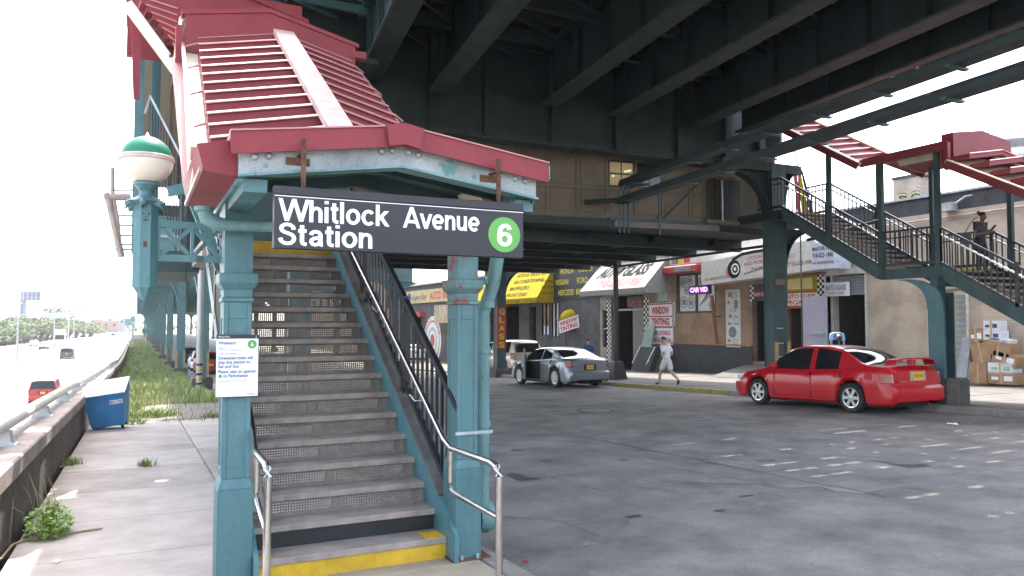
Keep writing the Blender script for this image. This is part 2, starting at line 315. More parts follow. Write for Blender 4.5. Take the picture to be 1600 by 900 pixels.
mb.prism([(-.10,.03),(.10,.03),(.075,.16),(-.075,.16)],'y',.075,.115).prism([(-.10,.03),(.10,.03),(.075,.16),(-.075,.16)],'y',-.115,-.075)
for a in(-.1,.1):
    for b in(-.11,.11): mb.lathe([(.018,.03),(.018,.05)],(a,b,0),8)
bme=mb.mesh('bracket',BRK)
for k in range(26): y=1.9+k*3.7; piece('bracket',bme,gr,(-1.2,y,gz(y)+.72),(R(-1.7),0,0))
# ================= STATION STAIRS (near entrance)
SX0,SX1=.80,2.25; TR=.26; RS=.17; Y1=5.81; NS=17
ny=lambda n:Y1+TR*(n-1)
sta=thing('station_staircase','steep open-grille staircase with yellow bottom step rising under the maroon canopy','staircase',(1.53,5.8,0))
tm=MB().box(-.725,.725,0,TR+.035,-.028,0).box(-.725,.725,-.012,.02,-.045,.004).mesh('tread',TREAD,bevel=.004)
# grille of a riser panel
def grille(w,h,p=.021,b=.0095):
    mb=MB(); nx=int(w/p); nz=int(h/p)
    for i in range(nx+1): x=-w/2+i*w/nx; mb.box(x-b/2,x+b/2,-.003,.003,0,h)
    for j in range(nz+1): z=j*h/nz; mb.box(-w/2,w/2,-.0035,.0035,z-b/2,z+b/2)
    return mb.mesh('riser_grille',RISER,recalc=False)
gm=grille(.60,.085)
fr=MB().box(-.725,.725,-.004,.012,0,.025).box(-.725,.725,-.004,.012,.11,.142)
for a,b in((-.725,-.66),(-.06,.015),(.62,.725)): fr.box(a,b,-.004,.012,.025,.11)
frm=fr.mesh('riser_frame',RISER)
ycl=(SX0+SX1)/2
for n in range(1,NS+1):
    y=ny(n); z=n*RS
    if n in(1,NS):
        B(SX0,SX1,y+.004,y+.02,z-RS+.005,z-.03).build('riser',YEL,sta)
    elif n==2: B(SX0,SX1,y+.022,y+.036,z-RS,z-.03).build('riser',BLACK,sta)
    else:
        piece('riser_frame',frm,sta,(ycl,y+.03,z-RS))
        piece('riser_grille',gm,sta,(ycl-.36,y+.036,z-RS+.025)); piece('riser_grille',gm,sta,(ycl+.318,y+.036,z-RS+.025))
    if n<NS: piece('tread',tm,sta,(ycl,y,z))
B(SX1-.17,SX1-.005,Y1-.006,Y1+.2,RS+.002,RS+.0065).build('yellow_edge',YEL,sta)
B(SX0,SX0+.12,Y1-.006,Y1+.1,RS+.002,RS+.0065).build('yellow_edge',YEL,sta)
B(SX0-.1,2.6,ny(NS)+.02,12.4,NS*RS-.22,NS*RS).build('landing_floor',TREAD,sta)
B(SX0,SX1,ny(NS)-.01,ny(NS)+.1,NS*RS-.03,NS*RS+.004).build('landing_nosing',YEL,sta)
yt,zt=ny(NS),NS*RS; yb=5.62; sl_=RS/TR; zb=lambda y:(y-Y1)*sl_+RS
for x,nm in((SX1,1),(SX0-.04,0)):
    pr=[(yb,0),(yb,zb(yb)+.18),(yt,zb(yt)+.10),(yt+.25,zt+.1),(yt+.25,zt-.3),(yb+.42,0)]
    MB().prism(pr,'x',x,x+.035).build('stringer',TEAL,sta)
    MB().bar((x+.06,5.98,zb(5.98)+.19),(x+.06,yt,zb(yt)+.14),.13,.03).build('stringer_cap',mat('grey_stringer_cap',(.15,.15,.14),.6,var=.25,rust=.1),sta)
MB().prism([(5.96,.0),(5.96,zb(5.96)+.2),(yt,zb(yt)+.16),(yt,zb(yt)-.22),(6.2,0)],'x',SX1+.10,SX1+.13).build('outer_stringer',BLACK,sta)
# black picket railing on the street side, and the plainer one on the left
for x,side in((SX1+.07,1),(SX0-.09,0)):
    ys_=5.72 if side else 7.3; rl=MB(); a=V((x,ys_,zb(ys_)+.30)); b=V((x,yt,zb(yt)+.30)); rl.bar(a,b,.04,.05); rl.build('bottom_rail',DRAIL,sta)
    up=V((0,0,.78)); MB().bar(a+up,b+up,.045,.055).build('top_rail',DRAIL,sta)
    n=34; pm=MB().box(-.011,.011,-.011,.011,0,.78).mesh('picket',DRAIL); pw_=MB().box(-.022,.022,-.03,.03,-.1,.82).mesh('baluster_post',DRAIL)
    for i in range(1,n+1):
        t=i/n; piece('baluster_post' if i%11==0 else 'picket',pw_ if i%11==0 else pm,sta,a.lerp(b,t))
# light gaps: brackets on cap
for y in(7.1,8.6): B(SX1+.03,SX1+.1,y,y+.05,zb(y)+.22,zb(y)+.32).build('rail_bracket',RUST,sta)
# ---- tube handrails
def handrail(lab,x,s):
    h=thing('handrail',lab,'handrail',(x,4.7,0))
    q=[(x,yt-.2,zb(yt-.2)+.72),(x,5.55,.985),(x,5.40,.935),(x+.02*s,4.72,.94),(x+.02*s,4.64,.925),(x+.02*s,4.6,.87),(x+.02*s,4.6,0)]
    MB().tube(q,.024,14).build('rail',STEEL,h,True)
    MB().tube([(x,5.42,.93),(x,5.42,.68),(x,5.39,.635),(x,5.33,.62),(x+.02*s,4.6,.60)],.021,12).build('lower_loop',STEEL,h,True)
    for y in(6.4,7.6,8.8): MB().tube([(x,y,zb(y)+.70),(x+.05*s,y,zb(y)+.64),(x+.12*s,y,zb(y)+.64)],.009,6).build('bracket',STEEL,h,True)
handrail('right stainless steel handrail ending in a looped post beside the road',2.13,1)
hl=thing('handrail','left stainless steel handrail ending in a looped post beside the notice column','handrail',(.74,4.9,0))
MB().tube([(.76,yt-.2,zb(yt-.2)+.72),(.75,5.7,1.12),(.74,5.48,1.0),(.735,4.97,1.0),(.735,4.91,.985),(.735,4.88,.94),(.735,4.88,0)],.024,14).build('rail',STEEL,hl,True)
MB().tube([(.742,5.42,.99),(.742,5.42,.74),(.742,5.39,.70),(.735,4.88,.60)],.021,12).build('lower_loop',STEEL,hl,True)
# ================= ENTRANCE CANOPY on two columns
can=thing('entrance_canopy','maroon stepped metal canopy roof over the near station stairs on two teal columns','canopy',(1.53,4.75,0))
def column(x0,x1,y0,y1,m,foot=False):
    c=MB(); w=.022
    c.prism([(x0-w,y0-w),(x1+w,y0-w),(x1+w,y1+w),(x0-w,y1+w)],'z',0,.72)
    c.hexa([(x0-w,y0-w,.72),(x1+w,y0-w,.72),(x1+w,y1+w,.72),(x0-w,y1+w,.72),(x0,y0,.79),(x1,y0,.79),(x1,y1,.79),(x0,y1,.79)])
    col=c; e=.035; rz=.008   # shaft with recessed panels: frame strips proud of a core
    col.box(x0+rz,x1-rz,y0+rz,y1-rz,.79,2.02)
    for a,b in((x0,x0+e),(x1-e,x1)):
        for p,q in((y0,y0+e),(y1-e,y1)): col.box(a,b,p,q,.79,2.02)
    for z0,z1 in((.79,.86),(1.90,2.02)):
        col.box(x0+e,x1-e,y0,y0+rz,z0,z1).box(x0,x0+rz,y0+e,y1-e,z0,z1).box(x1-rz,x1,y0+e,y1-e,z0,z1)
    o=col.build('column',m,can,bevel=.004)
    cp=MB(); cp.box(x0-.012,x1+.012,y0-.012,y1+.012,2.02,2.05)
    cp.hexa([(x0,y0,2.05),(x1,y0,2.05),(x1,y1,2.05),(x0,y1,2.05),(x0-.005,y0-.005,2.11),(x1+.005,y0-.005,2.11),(x1+.005,y1+.005,2.11),(x0-.005,y1+.005,2.11)])
    cp.hexa([(x0-.005,y0-.005,2.11),(x1+.005,y0-.005,2.11),(x1+.005,y1+.005,2.11),(x0-.005,y1+.005,2.11),(x0-.035,y0-.035,2.15),(x1+.035,y0-.035,2.15),(x1+.035,y1+.035,2.15),(x0-.035,y1+.035,2.15)])
    cp.box(x0-.035,x1+.035,y0-.035,y1+.035,2.15,2.22)
    cp.build('capital',PRIM if foot else m,o,bevel=.004); B(x0,x1,y0,y1,2.22,2.78).build('upper_shaft',PRIM if foot else m,o)
    if foot:
        B(x0-.06,x1+.09,y0-.06,y1+.06,0,.025).build('base_plate',RUST,o)
        for a in(x0+.02,x1-.02): MB().lathe([(.016,.02),(.016,.05),(.0,.06)],(a,y0-.045,0),8).build('bolt',GALV,o,True)
    return o
cl=column(.545,.735,5.70,5.93,TEALC); column(2.30,2.475,5.70,5.93,TEALC,True)
RP=lambda x,y,z:[(x,y,z)]
# gabled front plate beam and its bolts
xc=1.53; XL,XR=.53,2.53
be=MB().strip([(XL,2.90),(xc,3.04),(XR,2.90)],[(XL,2.755),(xc,2.895),(XR,2.755)],'y',4.80,4.825).build('gable_beam',GABLE,can)
MB().strip([(XL,2.755),(xc,2.895),(XR,2.755)],[(XL,2.74),(xc,2.88),(XR,2.74)],'y',4.76,4.90).build('beam_flange',TEALW,be)
for x in(.62,.70,1.40,1.47,1.58,1.65,2.36,2.44):
    z=2.9+.14*(1-abs(x-xc)/1.0)-.045; MB().lathe([(.021,0),(.021,.012),(.012,.022),(0,.022)],(x,4.80,z),8,'y').build('bolt',GALV,be,True).location
for o_ in [o for o in be.children if o.name.startswith('bolt')]:   # bolt heads face the street
    for v in o_.data.vertices: v.co.y=4.80-(v.co.y+wl(be).y-4.80)-wl(be).y
    o_.data.flip_normals()
for x in(XL,XR-.03): B(x,x+.03,4.83,6.6,2.72,2.90).build('side_beam',TEAL,can)
for x in(.56,2.38): B(x,x+.14,4.83,6.5,2.66,2.74).build('soffit_beam',TEALC,can)
B(.56,2.7,12.35,12.42,2.9,5.4).build('landing_wall',DTEAL,can); MB().strip([(XL,2.93),(xc,3.07),(XR,2.93)],[(XL,2.91),(xc,3.05),(XR,2.91)],'y',4.83,6.5).build('ceiling',DTEAL,can)
for y in(5.3,5.9): MB().strip([(XL,2.90),(xc,3.04),(XR,2.90)],[(XL,2.80),(xc,2.94),(XR,2.80)],'y',y,y+.05).build('rafter',DTEAL,can)
# maroon fascia, ridge cap, flank boxes
fa=MB().strip([(.473,2.997),(xc,3.143),(2.597,2.997)],[(.48,2.862),(xc,3.012),(2.59,2.862)],'y',4.73,4.745).build('fascia',RED,can)
MB().strip([(.473,3.005),(xc,3.151),(2.597,3.005)],[(.473,2.996),(xc,3.142),(2.597,2.996)],'y',4.718,4.8).build('fascia_lip',LIP,fa)
MB().strip([(1.405,3.133),(xc,3.156),(1.655,3.133)],[(1.425,2.998),(xc,3.018),(1.635,2.998)],'y',4.695,4.73).build('ridge_cap',RED,fa)
B(2.597,2.60,4.72,4.78,2.88,2.98).build('end_clip',GALV,fa)
MB().strip([(.473,2.99),(xc,3.135),(2.597,2.99)],[(.473,2.95),(xc,3.10),(2.597,2.95)],'y',4.745,6.45).build('flat_roof',RED,can)
# the slope
yr0,yr1=6.30,9.50; zr=lambda y:3.03+.62*(y-yr0)
NP=12
def lipbar(a,b,za,zb_,y0,par,h=.165):
    q=[(-.03,-.014),(-.03,-.006),(0,.016),(0,-.014)]
    MB().hexa([(a,y0+q[0][0],za+h+q[0][1]),(b,y0+q[0][0],zb_+h+q[0][1]),(b,y0,zb_+h+q[3][1]),(a,y0,za+h+q[3][1]),(a,y0+q[1][0],za+h+q[1][1]),(b,y0+q[1][0],zb_+h+q[1][1]),(b,y0,zb_+h+q[2][1]),(a,y0,za+h+q[2][1])]).build('lip',LIP,par)
for k in range(NP+1):
    y0=yr0+(yr1-yr0)*k/NP; y1=y0+(yr1-yr0)/NP; z=zr(y0); 
    xl=.50+.08*(k/NP)
    for a,b,za,zb_ in((xl,xc-.06,0,.2),(xc+.06,2.38,.2,0)):
        p=MB().prism([(a,z+za-.02),(b,z+zb_-.02),(b,z+zb_+.165),(a,z+za+.165)],'y',y0,y1+.02).build('roof_step',RED,can)
        lipbar(a-.006,b,z+za,z+zb_,y0,p)
MB().add([(1.415,6.22,3.40),(1.645,6.22,3.40),(1.655,9.6,5.50),(1.415,9.6,5.50),(1.415,6.22,3.33),(1.645,6.22,3.33),(1.655,9.6,5.43),(1.415,9.6,5.43)],[(0,1,2,3),(4,7,6,5),(0,4,5,1),(1,5,6,2),(2,6,7,3),(3,7,4,0)]).build('ridge_plate',PLATE,can)
for sx,xe in((-1,.50),(1,2.38)):
    xo=xe+(-.17 if sx<0 else .10)
    p=[(yr0-.9,zr(yr0)-.14,zr(yr0)-.22),(yr0,zr(yr0)-.02,zr(yr0)-.2),(yr1+.1,zr(yr1)+.04,zr(yr1)-.1)]; mb=MB()
    xw=lambda y:(.31+.11*(y-5.4)/4.2) if sx<0 else xo
    xn=lambda y:(.50+.08*max(0,y-6.3)/3.2) if sx<0 else xe
    for (ya,ta,ba),(yb_,tb_,bb) in zip(p,p[1:]): mb.hexa([(xw(ya),ya,ba),(xn(ya),ya,ba),(xn(yb_),yb_,bb),(xw(yb_),yb_,bb),(xw(ya),ya,ta),(xn(ya),ya,ta),(xn(yb_),yb_,tb_),(xw(yb_),yb_,tb_)])
    mb.build('gutter',CREAM,can)
    MB().bar((xw(yr0-.9),yr0-(.9 if sx<0 else -.2),zr(yr0)-(.05 if sx<0 else -.10)),(xw(yr1+.1),yr1+.1,zr(yr1)+.09),.03,.09 if sx<0 else .05).build('gutter_edge',LIP,can)
    for k in range(4): y=6.9+k*.8; MB().tube([(xw(y),y,zr(y)+.09),(xn(y),y+.0,zr(y)+.16)],.011,6).build('gutter_strap',LIP,can)
    # flank box that hangs beside the stairs
    xi=.55 if sx<0 else 2.52; xf=.30 if sx<0 else 2.70; pr=[]
    for y,dz in((4.86,0),(6.4,.0),(9.6,.62*3.2)): pr.append([(xf+.04,y,2.775+dz),(xf,y,2.93+dz),(xi,y,2.985+dz),(xi,y,2.75+dz)])
    if sx<0:
        mb=MB()
        for i in range(3): mb.v+=[V(q) for q in pr[i]]
        for i in range(2):
            for a in range(4): mb.f.append([i*4+a,i*4+(a+1)%4,i*4+4+(a+1)%4,i*4+4+a])
        mb.f+=[[0,3,2,1],[8,9,10,11]]; mb.build('flank_box',RED,can)
        MB().prism([(6.3,2.5),(6.3,2.86),(9.5,4.86),(9.5,4.3)],'x',.56,.575).build('sky_blocking_plate',DTEAL,can); MB().bar((.325,4.88,2.785),(.325,6.4,2.785),.02,.03).build('flank_trim',LIP,can)  # dark plate added to keep bright sky from showing under the canopy
# landing roof box above the slope, with its little gutter end
lb=MB().strip([(.44,5.43),(xc-.15,5.62),(2.42,5.36)],[(.44,4.95),(xc-.15,5.05),(2.42,4.95)],'y',9.48,9.54).build('landing_fascia',RED,can)
MB().strip([(.40,5.47),(xc-.15,5.66),(2.46,5.40)],[(.40,5.42),(xc-.15,5.61),(2.46,5.35)],'y',9.46,12.6).build('landing_roof',RED,can)
B(2.36,2.56,9.47,9.6,5.22,5.31).build('gutter_end',RED,lb); MB().bar((2.40,9.55,5.22),(2.33,9.55,4.9),.07,.07).build('downspout',RED,lb)
B(.34,.42,9.5,9.6,4.72,5.3).build('corner_post',RED,lb)
# stub roof climbing beyond the landing (left), stepped, with a white gutter
hr=thing('upper_stair_roof','small upper maroon stepped roof with white gutter above the green and white lamp','roof',(.2,11.5,5))
A_,B_,C_=V((-.19,10.9,5.97)),V((.42,11.0,5.20)),V((.45,9.7,5.46)); D_=A_+(C_-B_)*.28
nrm=(B_-A_).cross(C_-B_).normalized()
for p,q,w in((A_,B_,.16),(B_,C_,.10)): MB().bar(p,q,w,.10,nrm).build('gutter',CREAM,hr); MB().bar(p+V((0,-.08,-.02)),q+V((0,-.08,-.02)),.03,.13,nrm).build('gutter_edge',WHITE,hr)
for k in range(9):
    t=(k+.6)/9; p=B_.lerp(A_,t)+V((.12,0,.06)); q=B_.lerp(C_,t*.55)+V((0,0,.02+.70*t)); q=V((B_.x-.02,p.y+.04,p.z-.06)) 
    w=MB().bar(p,q,.3,.075,(0,0,1)).build('roof_step',RED,hr); MB().bar(p+V((0,-.16,.04)),q+V((0,-.16,.04)),.02,.018).build('lip',LIP,w)
MB().add([A_+V((-.12,.2,0)),V((-.14,11.1,7.2)),V((.44,9.5,5.46)),V((.44,9.5,5.5)),V((.5,9.9,6.6)),V((.7,12.2,5.6))],[(0,1,4,3,5)]*0+[]) 
B(-.2,2.2,11.9,12.0,5.62,6.75).build('upper_fascia',RED,hr)
MB().strip([(-.24,6.80),(.9,6.92),(2.3,6.55)],[(-.24,6.74),(.9,6.86),(2.3,6.49)],'y',11.86,14).build('upper_roof',RED,hr)
MB().prism([(-.16,6.2),(-.02,6.32),(-.02,4.9),(-.1,4.9)],'y',11.3,11.5).build('end_board',RED,hr)
# stair posts, windowed wall and picket rail below that roof
sw=thing('upper_landing','teal framed upper stair landing with beige wall and black pickets above the lamp','landing',(.5,14,0))
for x,y,w in((-.09,12.6,.13),(.14,13.2,.13),(.58,13.2,.13)): B(x,x+w,y,y+w,2.9 if x<.5 else 2.6,7.2).build('post',TEALC,sw)
B(-.06,1.3,15.0,15.06,4.3,7.2).build('wall',BEIGE,sw)
for x in(.12,.45,.78): B(x,x+.03,14.97,15.0,4.3,6.9).build('batten',BEIGE2,sw)
wn=B(.62,1.16,14.96,15.0,4.1,5.2).build('window',DKI,sw)
for x in(.72,.84,.96): B(x,x+.015,14.94,14.96,4.1,5.2).build('mullion',BEIGE2,wn)
for z in(4.5,4.85): B(.62,1.16,14.94,14.96,z,z+.015).build('mullion',BEIGE2,wn)
ra=[V((.05,12.4,4.95)),V((.12,12.4,5.22)),V((.60,12.0,4.15)),V((.62,11.6,3.6))]
pm=MB().box(-.008,.008,-.008,.008,-1.3,0).mesh('picket',DRAIL)
for i in range(2,0,-1): MB().bar(ra[i-1],ra[i],.03,.03).build('rail',GALV,sw)
MB().bar(ra[2],ra[3],.03,.03).build('rail',GALV,sw)
for i in range(14): t=i/13; piece('picket',pm,sw,ra[1].lerp(ra[2],t))
for i in range(4): piece('picket',pm,sw,ra[2].lerp(ra[3],i/4))
MB().bar(at(296,296,Y=7.6),at(345,420,Y=7.9),.10,.05,(0,1,0)).build('brace',TEAL,sw); MB().bar(at(262,300,Y=7.6),at(298,292,Y=7.6),.09,.05,(0,1,0)).build('gusset',TEAL,sw)
B(.0,.8,11.9,15,2.6,2.9).build('floor',DTEAL,sw); B(.02,4.2,15.1,23,5.7,5.95).build('shade_wing_floor',TEALC,sw); B(.04,.1,15.1,23,5.95,7.1).build('shade_wing_wall',BEIGE,sw); B(.0,4.3,15.0,23,7.1,7.2).build('shade_wing_roof',TIE,sw)  # wing box added to throw shade on the sidewalk
# ---- globe lamp on a hanging teal post, held by a lattice arm
LX,LY=.045,6.0
lp=thing('station_lamp','round globe lamp with green top and white bottom on a teal post','lamp',(LX,LY,2.05))
po=MB(); s=.078; c8=[(math.cos(R(22.5+45*k))*s,math.sin(R(22.5+45*k))*s) for k in range(8)]
def octa(mb,r0,z0,r1,z1,cx=LX,cy=LY):
    a=[(cx+r0*math.cos(R(22.5+45*k)),cy+r0*math.sin(R(22.5+45*k)),z0) for k in range(8)]+[(cx+r1*math.cos(R(22.5+45*k)),cy+r1*math.sin(R(22.5+45*k)),z1) for k in range(8)]
    mb.add(a,[[k,(k+1)%8,(k+1)%8+8,k+8] for k in range(8)]+[list(range(8))[::-1],list(range(8,16))])
octa(po,.02,2.03,.075,2.12); octa(po,.085,2.12,.085,2.70); po.build('post',TEALC,lp)
co=MB(); octa(co,.085,2.70,.13,2.725); octa(co,.13,2.725,.05,2.77)
for k in range(6): a=R(60*k+20); co.tube([(LX+.09*math.cos(a),LY+.09*math.sin(a),2.72),(LX+.13*math.cos(a),LY+.13*math.sin(a),2.70),(LX+.135*math.cos(a),LY+.135*math.sin(a),2.665)],[.03,.024,.01],8)
co.lathe([(.045,2.75),(.045,2.80),(.085,2.845),(.085,2.86)],(LX,LY,0),20); co.build('collar',TEALC,lp,True)
for dx in(-.02,.02): B(LX+dx-.006,LX+dx+.006,LY-.083,LY-.0795,2.625,2.64).build('slot',BLACK,lp)
B(LX-.016,LX+.016,LY-.083,LY-.0795,2.585,2.595).build('slot',BLACK,lp); B(LX-.006,LX+.006,LY-.083,LY-.0795,2.605,2.615).build('slot',BLACK,lp); B(LX-.012,LX+.012,LY-.081,LY-.0795,2.40,2.44).build('rust_patch',RUST,lp)
def sph(a0,a1,r=.172,zc=3.022,n=10): return [(r*math.cos(R(a0+(a1-a0)*i/n)),zc+r*math.sin(R(a0+(a1-a0)*i/n))) for i in range(n+1)]
MB().lathe(sph(-66,0),(LX,LY,0),32).build('globe',GLOBE,lp,'all'); MB().lathe(sph(3,80),(LX,LY,0),32).build('globe_green',GLOBG,lp,'all')
MB().lathe([(.173,3.018),(.18,3.02),(.183,3.03),(.176,3.036),(.181,3.044),(.176,3.052),(.171,3.05)],(LX,LY,0),32).build('band',BAND,lp,True)
MB().lathe(sph(76,84,.175)+[(.014,3.202),(.004,3.225),(0,3.23)],(LX,LY,0),24).build('finial',GLOBE,lp,'all')
ar=MB(); x0,x1,z0,z1=.12,.56,2.335,2.575; yy=6.0
for z in(z0,z1): ar.box(x0,x1,yy-.02,yy+.02,z-.024,z+.024)
for x in(x0,(x0+x1)/2,x1-.02): ar.box(x,x+.022,yy-.019,yy+.019,z0+.024,z1-.024)
for a,b in((x0+.03,x0+.215),(x0+.245,x1-.03)): ar.bar((a,yy,z0+.025),(b,yy,z1-.025),.028,.022,(0,1,0)); ar.bar((a,yy+.003,z1-.025),(b,yy+.003,z0+.025),.028,.022,(0,1,0))
ar.build('lattice_arm',TEALC,lp)
for z in(2.42,2.5): MB().lathe([(.012,0),(.012,-.01),(0,-.012)],(.53,yy-.02,z),8,'y').build('bolt',GALV,lp)
# drain pipe piece on the arm end and downpipe on the street side
dp=thing('drain_pipe','short pale green drain elbow and pipe under the left canopy eave','pipe',(.45,5.5,2.5))
MB().tube([(.40,5.6,2.64),(.42,5.6,2.585),(.48,5.6,2.55),(.60,5.6,2.545),(1.1,5.6,2.56)],[.05,.055,.05,.04,.04],12).build('elbow',TEALW,dp,True)
MB().lathe([(.06,2.63),(.065,2.66),(.05,2.66)],(.40,5.6,0),16).build('funnel',TEALW,dp,True)
dp=thing('downpipe','rusty teal downpipe standing beside the right entrance column','pipe',(2.66,5.95,0))
MB().tube([(2.72,5.85,2.45),(2.70,5.9,2.2),(2.64,5.98,1.95),(2.64,5.98,.35),(2.62,5.98,.2),(2.56,5.98,.12)],.058,14).build('pipe',TEALW,dp,True)
for z in(.62,1.0,1.62,2.0,2.2): MB().lathe([(.058,z),(.07,z),(.07,z+.05),(.058,z+.05)],(2.64 if z<2 else 2.66,5.98 if z<2 else 5.95,0),14).build('joint',TEALW,dp,True)
MB().lathe([(.12,-.06),(.14,0),(.12,.06)],(2.66,6.0,.25),16,'x').build('bend_flange',TEALW,dp,True)
B(2.28,2.60,5.685,5.70,.985,1.01).build('strap',GALV,dp); 
GL={'W':(1.1,[[(.03,1),(.28,0)],[(.28,0),(.55,1)],[(.55,1),(.82,0)],[(.82,0),(1.07,1)]]),'h':(.56,[[(.08,0),(.08,1)],[(.08,.38),(.11,.53),(.19,.62),(.29,.645),(.38,.61),(.43,.53),(.44,.42),(.44,0)]]),'i':(.21,[[(.08,0),(.08,.72)],[(.08,.86),(.08,1)]]),
't':(.34,[[(.14,.92),(.14,.2),(.16,.11),(.21,.075),(.31,.07)],[(0,.66),(.30,.66)]]),'l':(.21,[[(.08,0),(.08,1)]]),'k':(.54,[[(.08,0),(.08,1)],[(.46,.72),(.1,.28)],[(.22,.42),(.49,0)]]),'A':(.76,[[(.03,0),(.36,1)],[(.36,1),(.70,0)],[(.15,.3),(.58,.3)]]),'v':(.54,[[(.03,.72),(.26,0)],[(.26,0),(.49,.72)]]),
'n':(.56,[[(.08,0),(.08,.72)],[(.08,.38),(.11,.53),(.19,.62),(.29,.645),(.38,.61),(.43,.53),(.44,.42),(.44,0)]]),'u':(.56,[[(.44,0),(.44,.72)],[(.44,.34),(.41,.19),(.33,.10),(.23,.075),(.14,.11),(.09,.19),(.08,.30),(.08,.72)]]),
'S':(.68,[[(.56,.70),(.53,.82),(.44,.90),(.33,.925),(.22,.90),(.14,.83),(.12,.73),(.15,.64),(.24,.575),(.36,.53),(.48,.475),(.55,.40),(.575,.29),(.54,.18),(.46,.10),(.34,.07),(.21,.10),(.12,.18),(.085,.31)]]),
'a':(.57,[[(.09,.50),(.12,.60),(.2,.65),(.28,.655),(.37,.63),(.425,.55),(.43,.45),(.43,.13),(.46,.07),(.52,.065)],[(.43,.40),(.33,.375),(.2,.345),(.115,.28),(.10,.18),(.145,.095),(.23,.065),(.33,.09),(.40,.16),(.43,.27)]])}
EA=lambda a,b,cx,cy,rx,ry,n=18:[(cx+rx*math.cos(R(a+(b-a)*i/n)),cy+ry*math.sin(R(a+(b-a)*i/n))) for i in range(n+1)]
GL['o']=(.6,[EA(0,360,.285,.36,.215,.295,26)]); GL['c']=(.55,[EA(42,318,.285,.36,.215,.295)]); GL['e']=(.59,[EA(0,315,.285,.36,.215,.295),[(.09,.35),(.5,.35)]]); GL['6']=(.58,[EA(0,360,.285,.31,.205,.24,26),[(.47,.74),(.43,.86),(.34,.925),(.25,.91),(.15,.82),(.095,.66),(.08,.48),(.082,.32)]])
def strokes(word,cap,org,r,u,m,parent,width,w=.155,name='lettering'):
    r=V(r);u=V(u);nn=r.cross(u);org=V(org);x=0;P=[]
    for ch in word:
        adv,st=GL[ch]
        P+=[[(x+a,b) for a,b in q] for q in st]; x+=adv+.035
    x0=min(a for q in P for a,b in q)-w/2; x1=max(a for q in P for a,b in q)+w/2; kx=width/(x1-x0); mb=MB()
    for si,q in enumerate(P):
        n=len(q); cl=abs(q[0][0]-q[-1][0])+abs(q[0][1]-q[-1][1])<1e-6; b=len(mb.v)
        for i in range(n):
            a=q[i-1] if i else (q[-2] if cl else q[0]); c=q[i+1] if i<n-1 else (q[1] if cl else q[-1]); d=(c[0]-a[0],c[1]-a[1]); L=math.hypot(*d); d=(d[0]/L,d[1]/L); px,pz=-d[1],d[0]
            if n==2 and abs(d[0])>.1 and abs(d[1])>.5: px,pz=(-1/abs(d[1]) if d[1]>0 else 1/abs(d[1])),0   # slanted strokes end flat
            for s_ in(-1,1): mb.v.append(org+r*((q[i][0]+s_*px*w/2-x0)*kx)+u*((q[i][1]+s_*pz*w/2)*cap)+nn*(.001+.0003*(si%4)))
        for i in range(n-1): mb.f.append([b+2*i,b+2*i+2,b+2*i+3,b+2*i+1])
    return mb.build(name,m,parent,recalc=False)
# ---- the hanging name sign
X0,X1,Z0,Z1,SY=.714,2.348,2.31,2.68,4.64
sg=thing('station_sign','black hanging station name sign with white lettering and a green circle','sign',(1.53,SY,2.3))
B(X0,X1,SY,SY+.07,Z0,Z1-.055).build('panel',SIGNB,sg,bevel=.003); B(X0-.003,X1+.003,SY-.004,SY+.075,Z1-.052,Z1).build('header',SIGNB,sg,bevel=.003)
B(X0,X1,SY-.001,SY+.0,Z1-.062,Z1-.057).build('white_line',LETT,sg)
strokes('Whitlock',.133,(X0+.022,SY,2.473),*RX,LETT,sg,.672); strokes('Avenue',.133,(X0+.785,SY,2.473),*RX,LETT,sg,.525); strokes('Station',.133,(X0+.022,SY,2.330),*RX,LETT,sg,.565)
disc((2.205,SY,2.462),*RX,.118,GREEN,sg,'route_bullet'); strokes('6',.15,(2.15,SY-.005,2.386),*RX,LETT,sg,.112,.17)
for x in(.885,2.18):
    h=MB().box(x-.014,x+.014,SY+.03,SY+.045,Z1,2.98).build('hanger',RUST,sg); B(x-.085,x+.06,4.792,4.799,2.84,2.885).build('hanger_plate',RUST,sg); B(x-.02,x+.02,SY+.025,4.80,2.89,2.90).build('hanger_arm',RUST,sg)
# ---- notice on the left column
nx0,nx1,nz0,nz1,nY=.50,.775,1.36,1.785,5.66
no=thing('service_notice','white service change notice with a small green circle strapped to the left column','notice',(.64,nY,nz0))
B(nx0,nx1,nY,nY+.012,nz0,nz1).build('board',PAPER,no); B(nx0-.002,nx1+.002,nY-.003,nY+.014,nz1-.022,nz1+.006).build('top_bar',BLACK,no); B(nx0,nx1,nY-.002,nY+.013,nz0-.004,nz0+.002).build('bottom_edge',BLACK,no)
txt('Planned Work',.017,(nx0+.01,nY-.003,nz1-.014),*RX,LETT,no,.075); txt('2',.02,(nx1-.012,nY-.003,nz1-.016),*RX,LETT,no,align='RIGHT')
for s,h,z,w in(('Weekend',.033,-.062,.11),('June  4',.014,-.09,.05),('10 PM Fri to 5 AM Mon until Jun',.012,-.104,.15),('Trains run express',.014,-.13,.12),('Downtown trains will',.033,-.166,.225),('skip this station on',.033,-.195,.21),('Sat and Sun',.033,-.224,.135),('Please take an uptown',.033,-.260,.25),('to Parkchester',.033,-.289,.165),('Transfer there for downtown service',.012,-.318,.19)):
    txt(s,h,(nx0+(.012 if s[:2]!='to' else .046),nY-.0005,nz1+z),*RX,NAVY,no,w,bold=.008 if h>.03 else 0)
disc((nx0+.026,nY,nz1-.28),*RX,.012,GREEN,no,'small_bullet',.002,20); disc((nx1-.042,nY,nz1-.062),*RX,.03,GREEN,no,'route_bullet',.002,28); txt('6',.04,(nx1-.042,nY-.003,nz1-.076),*RX,LETT,no,.02,bold=.01,align='CENTER')
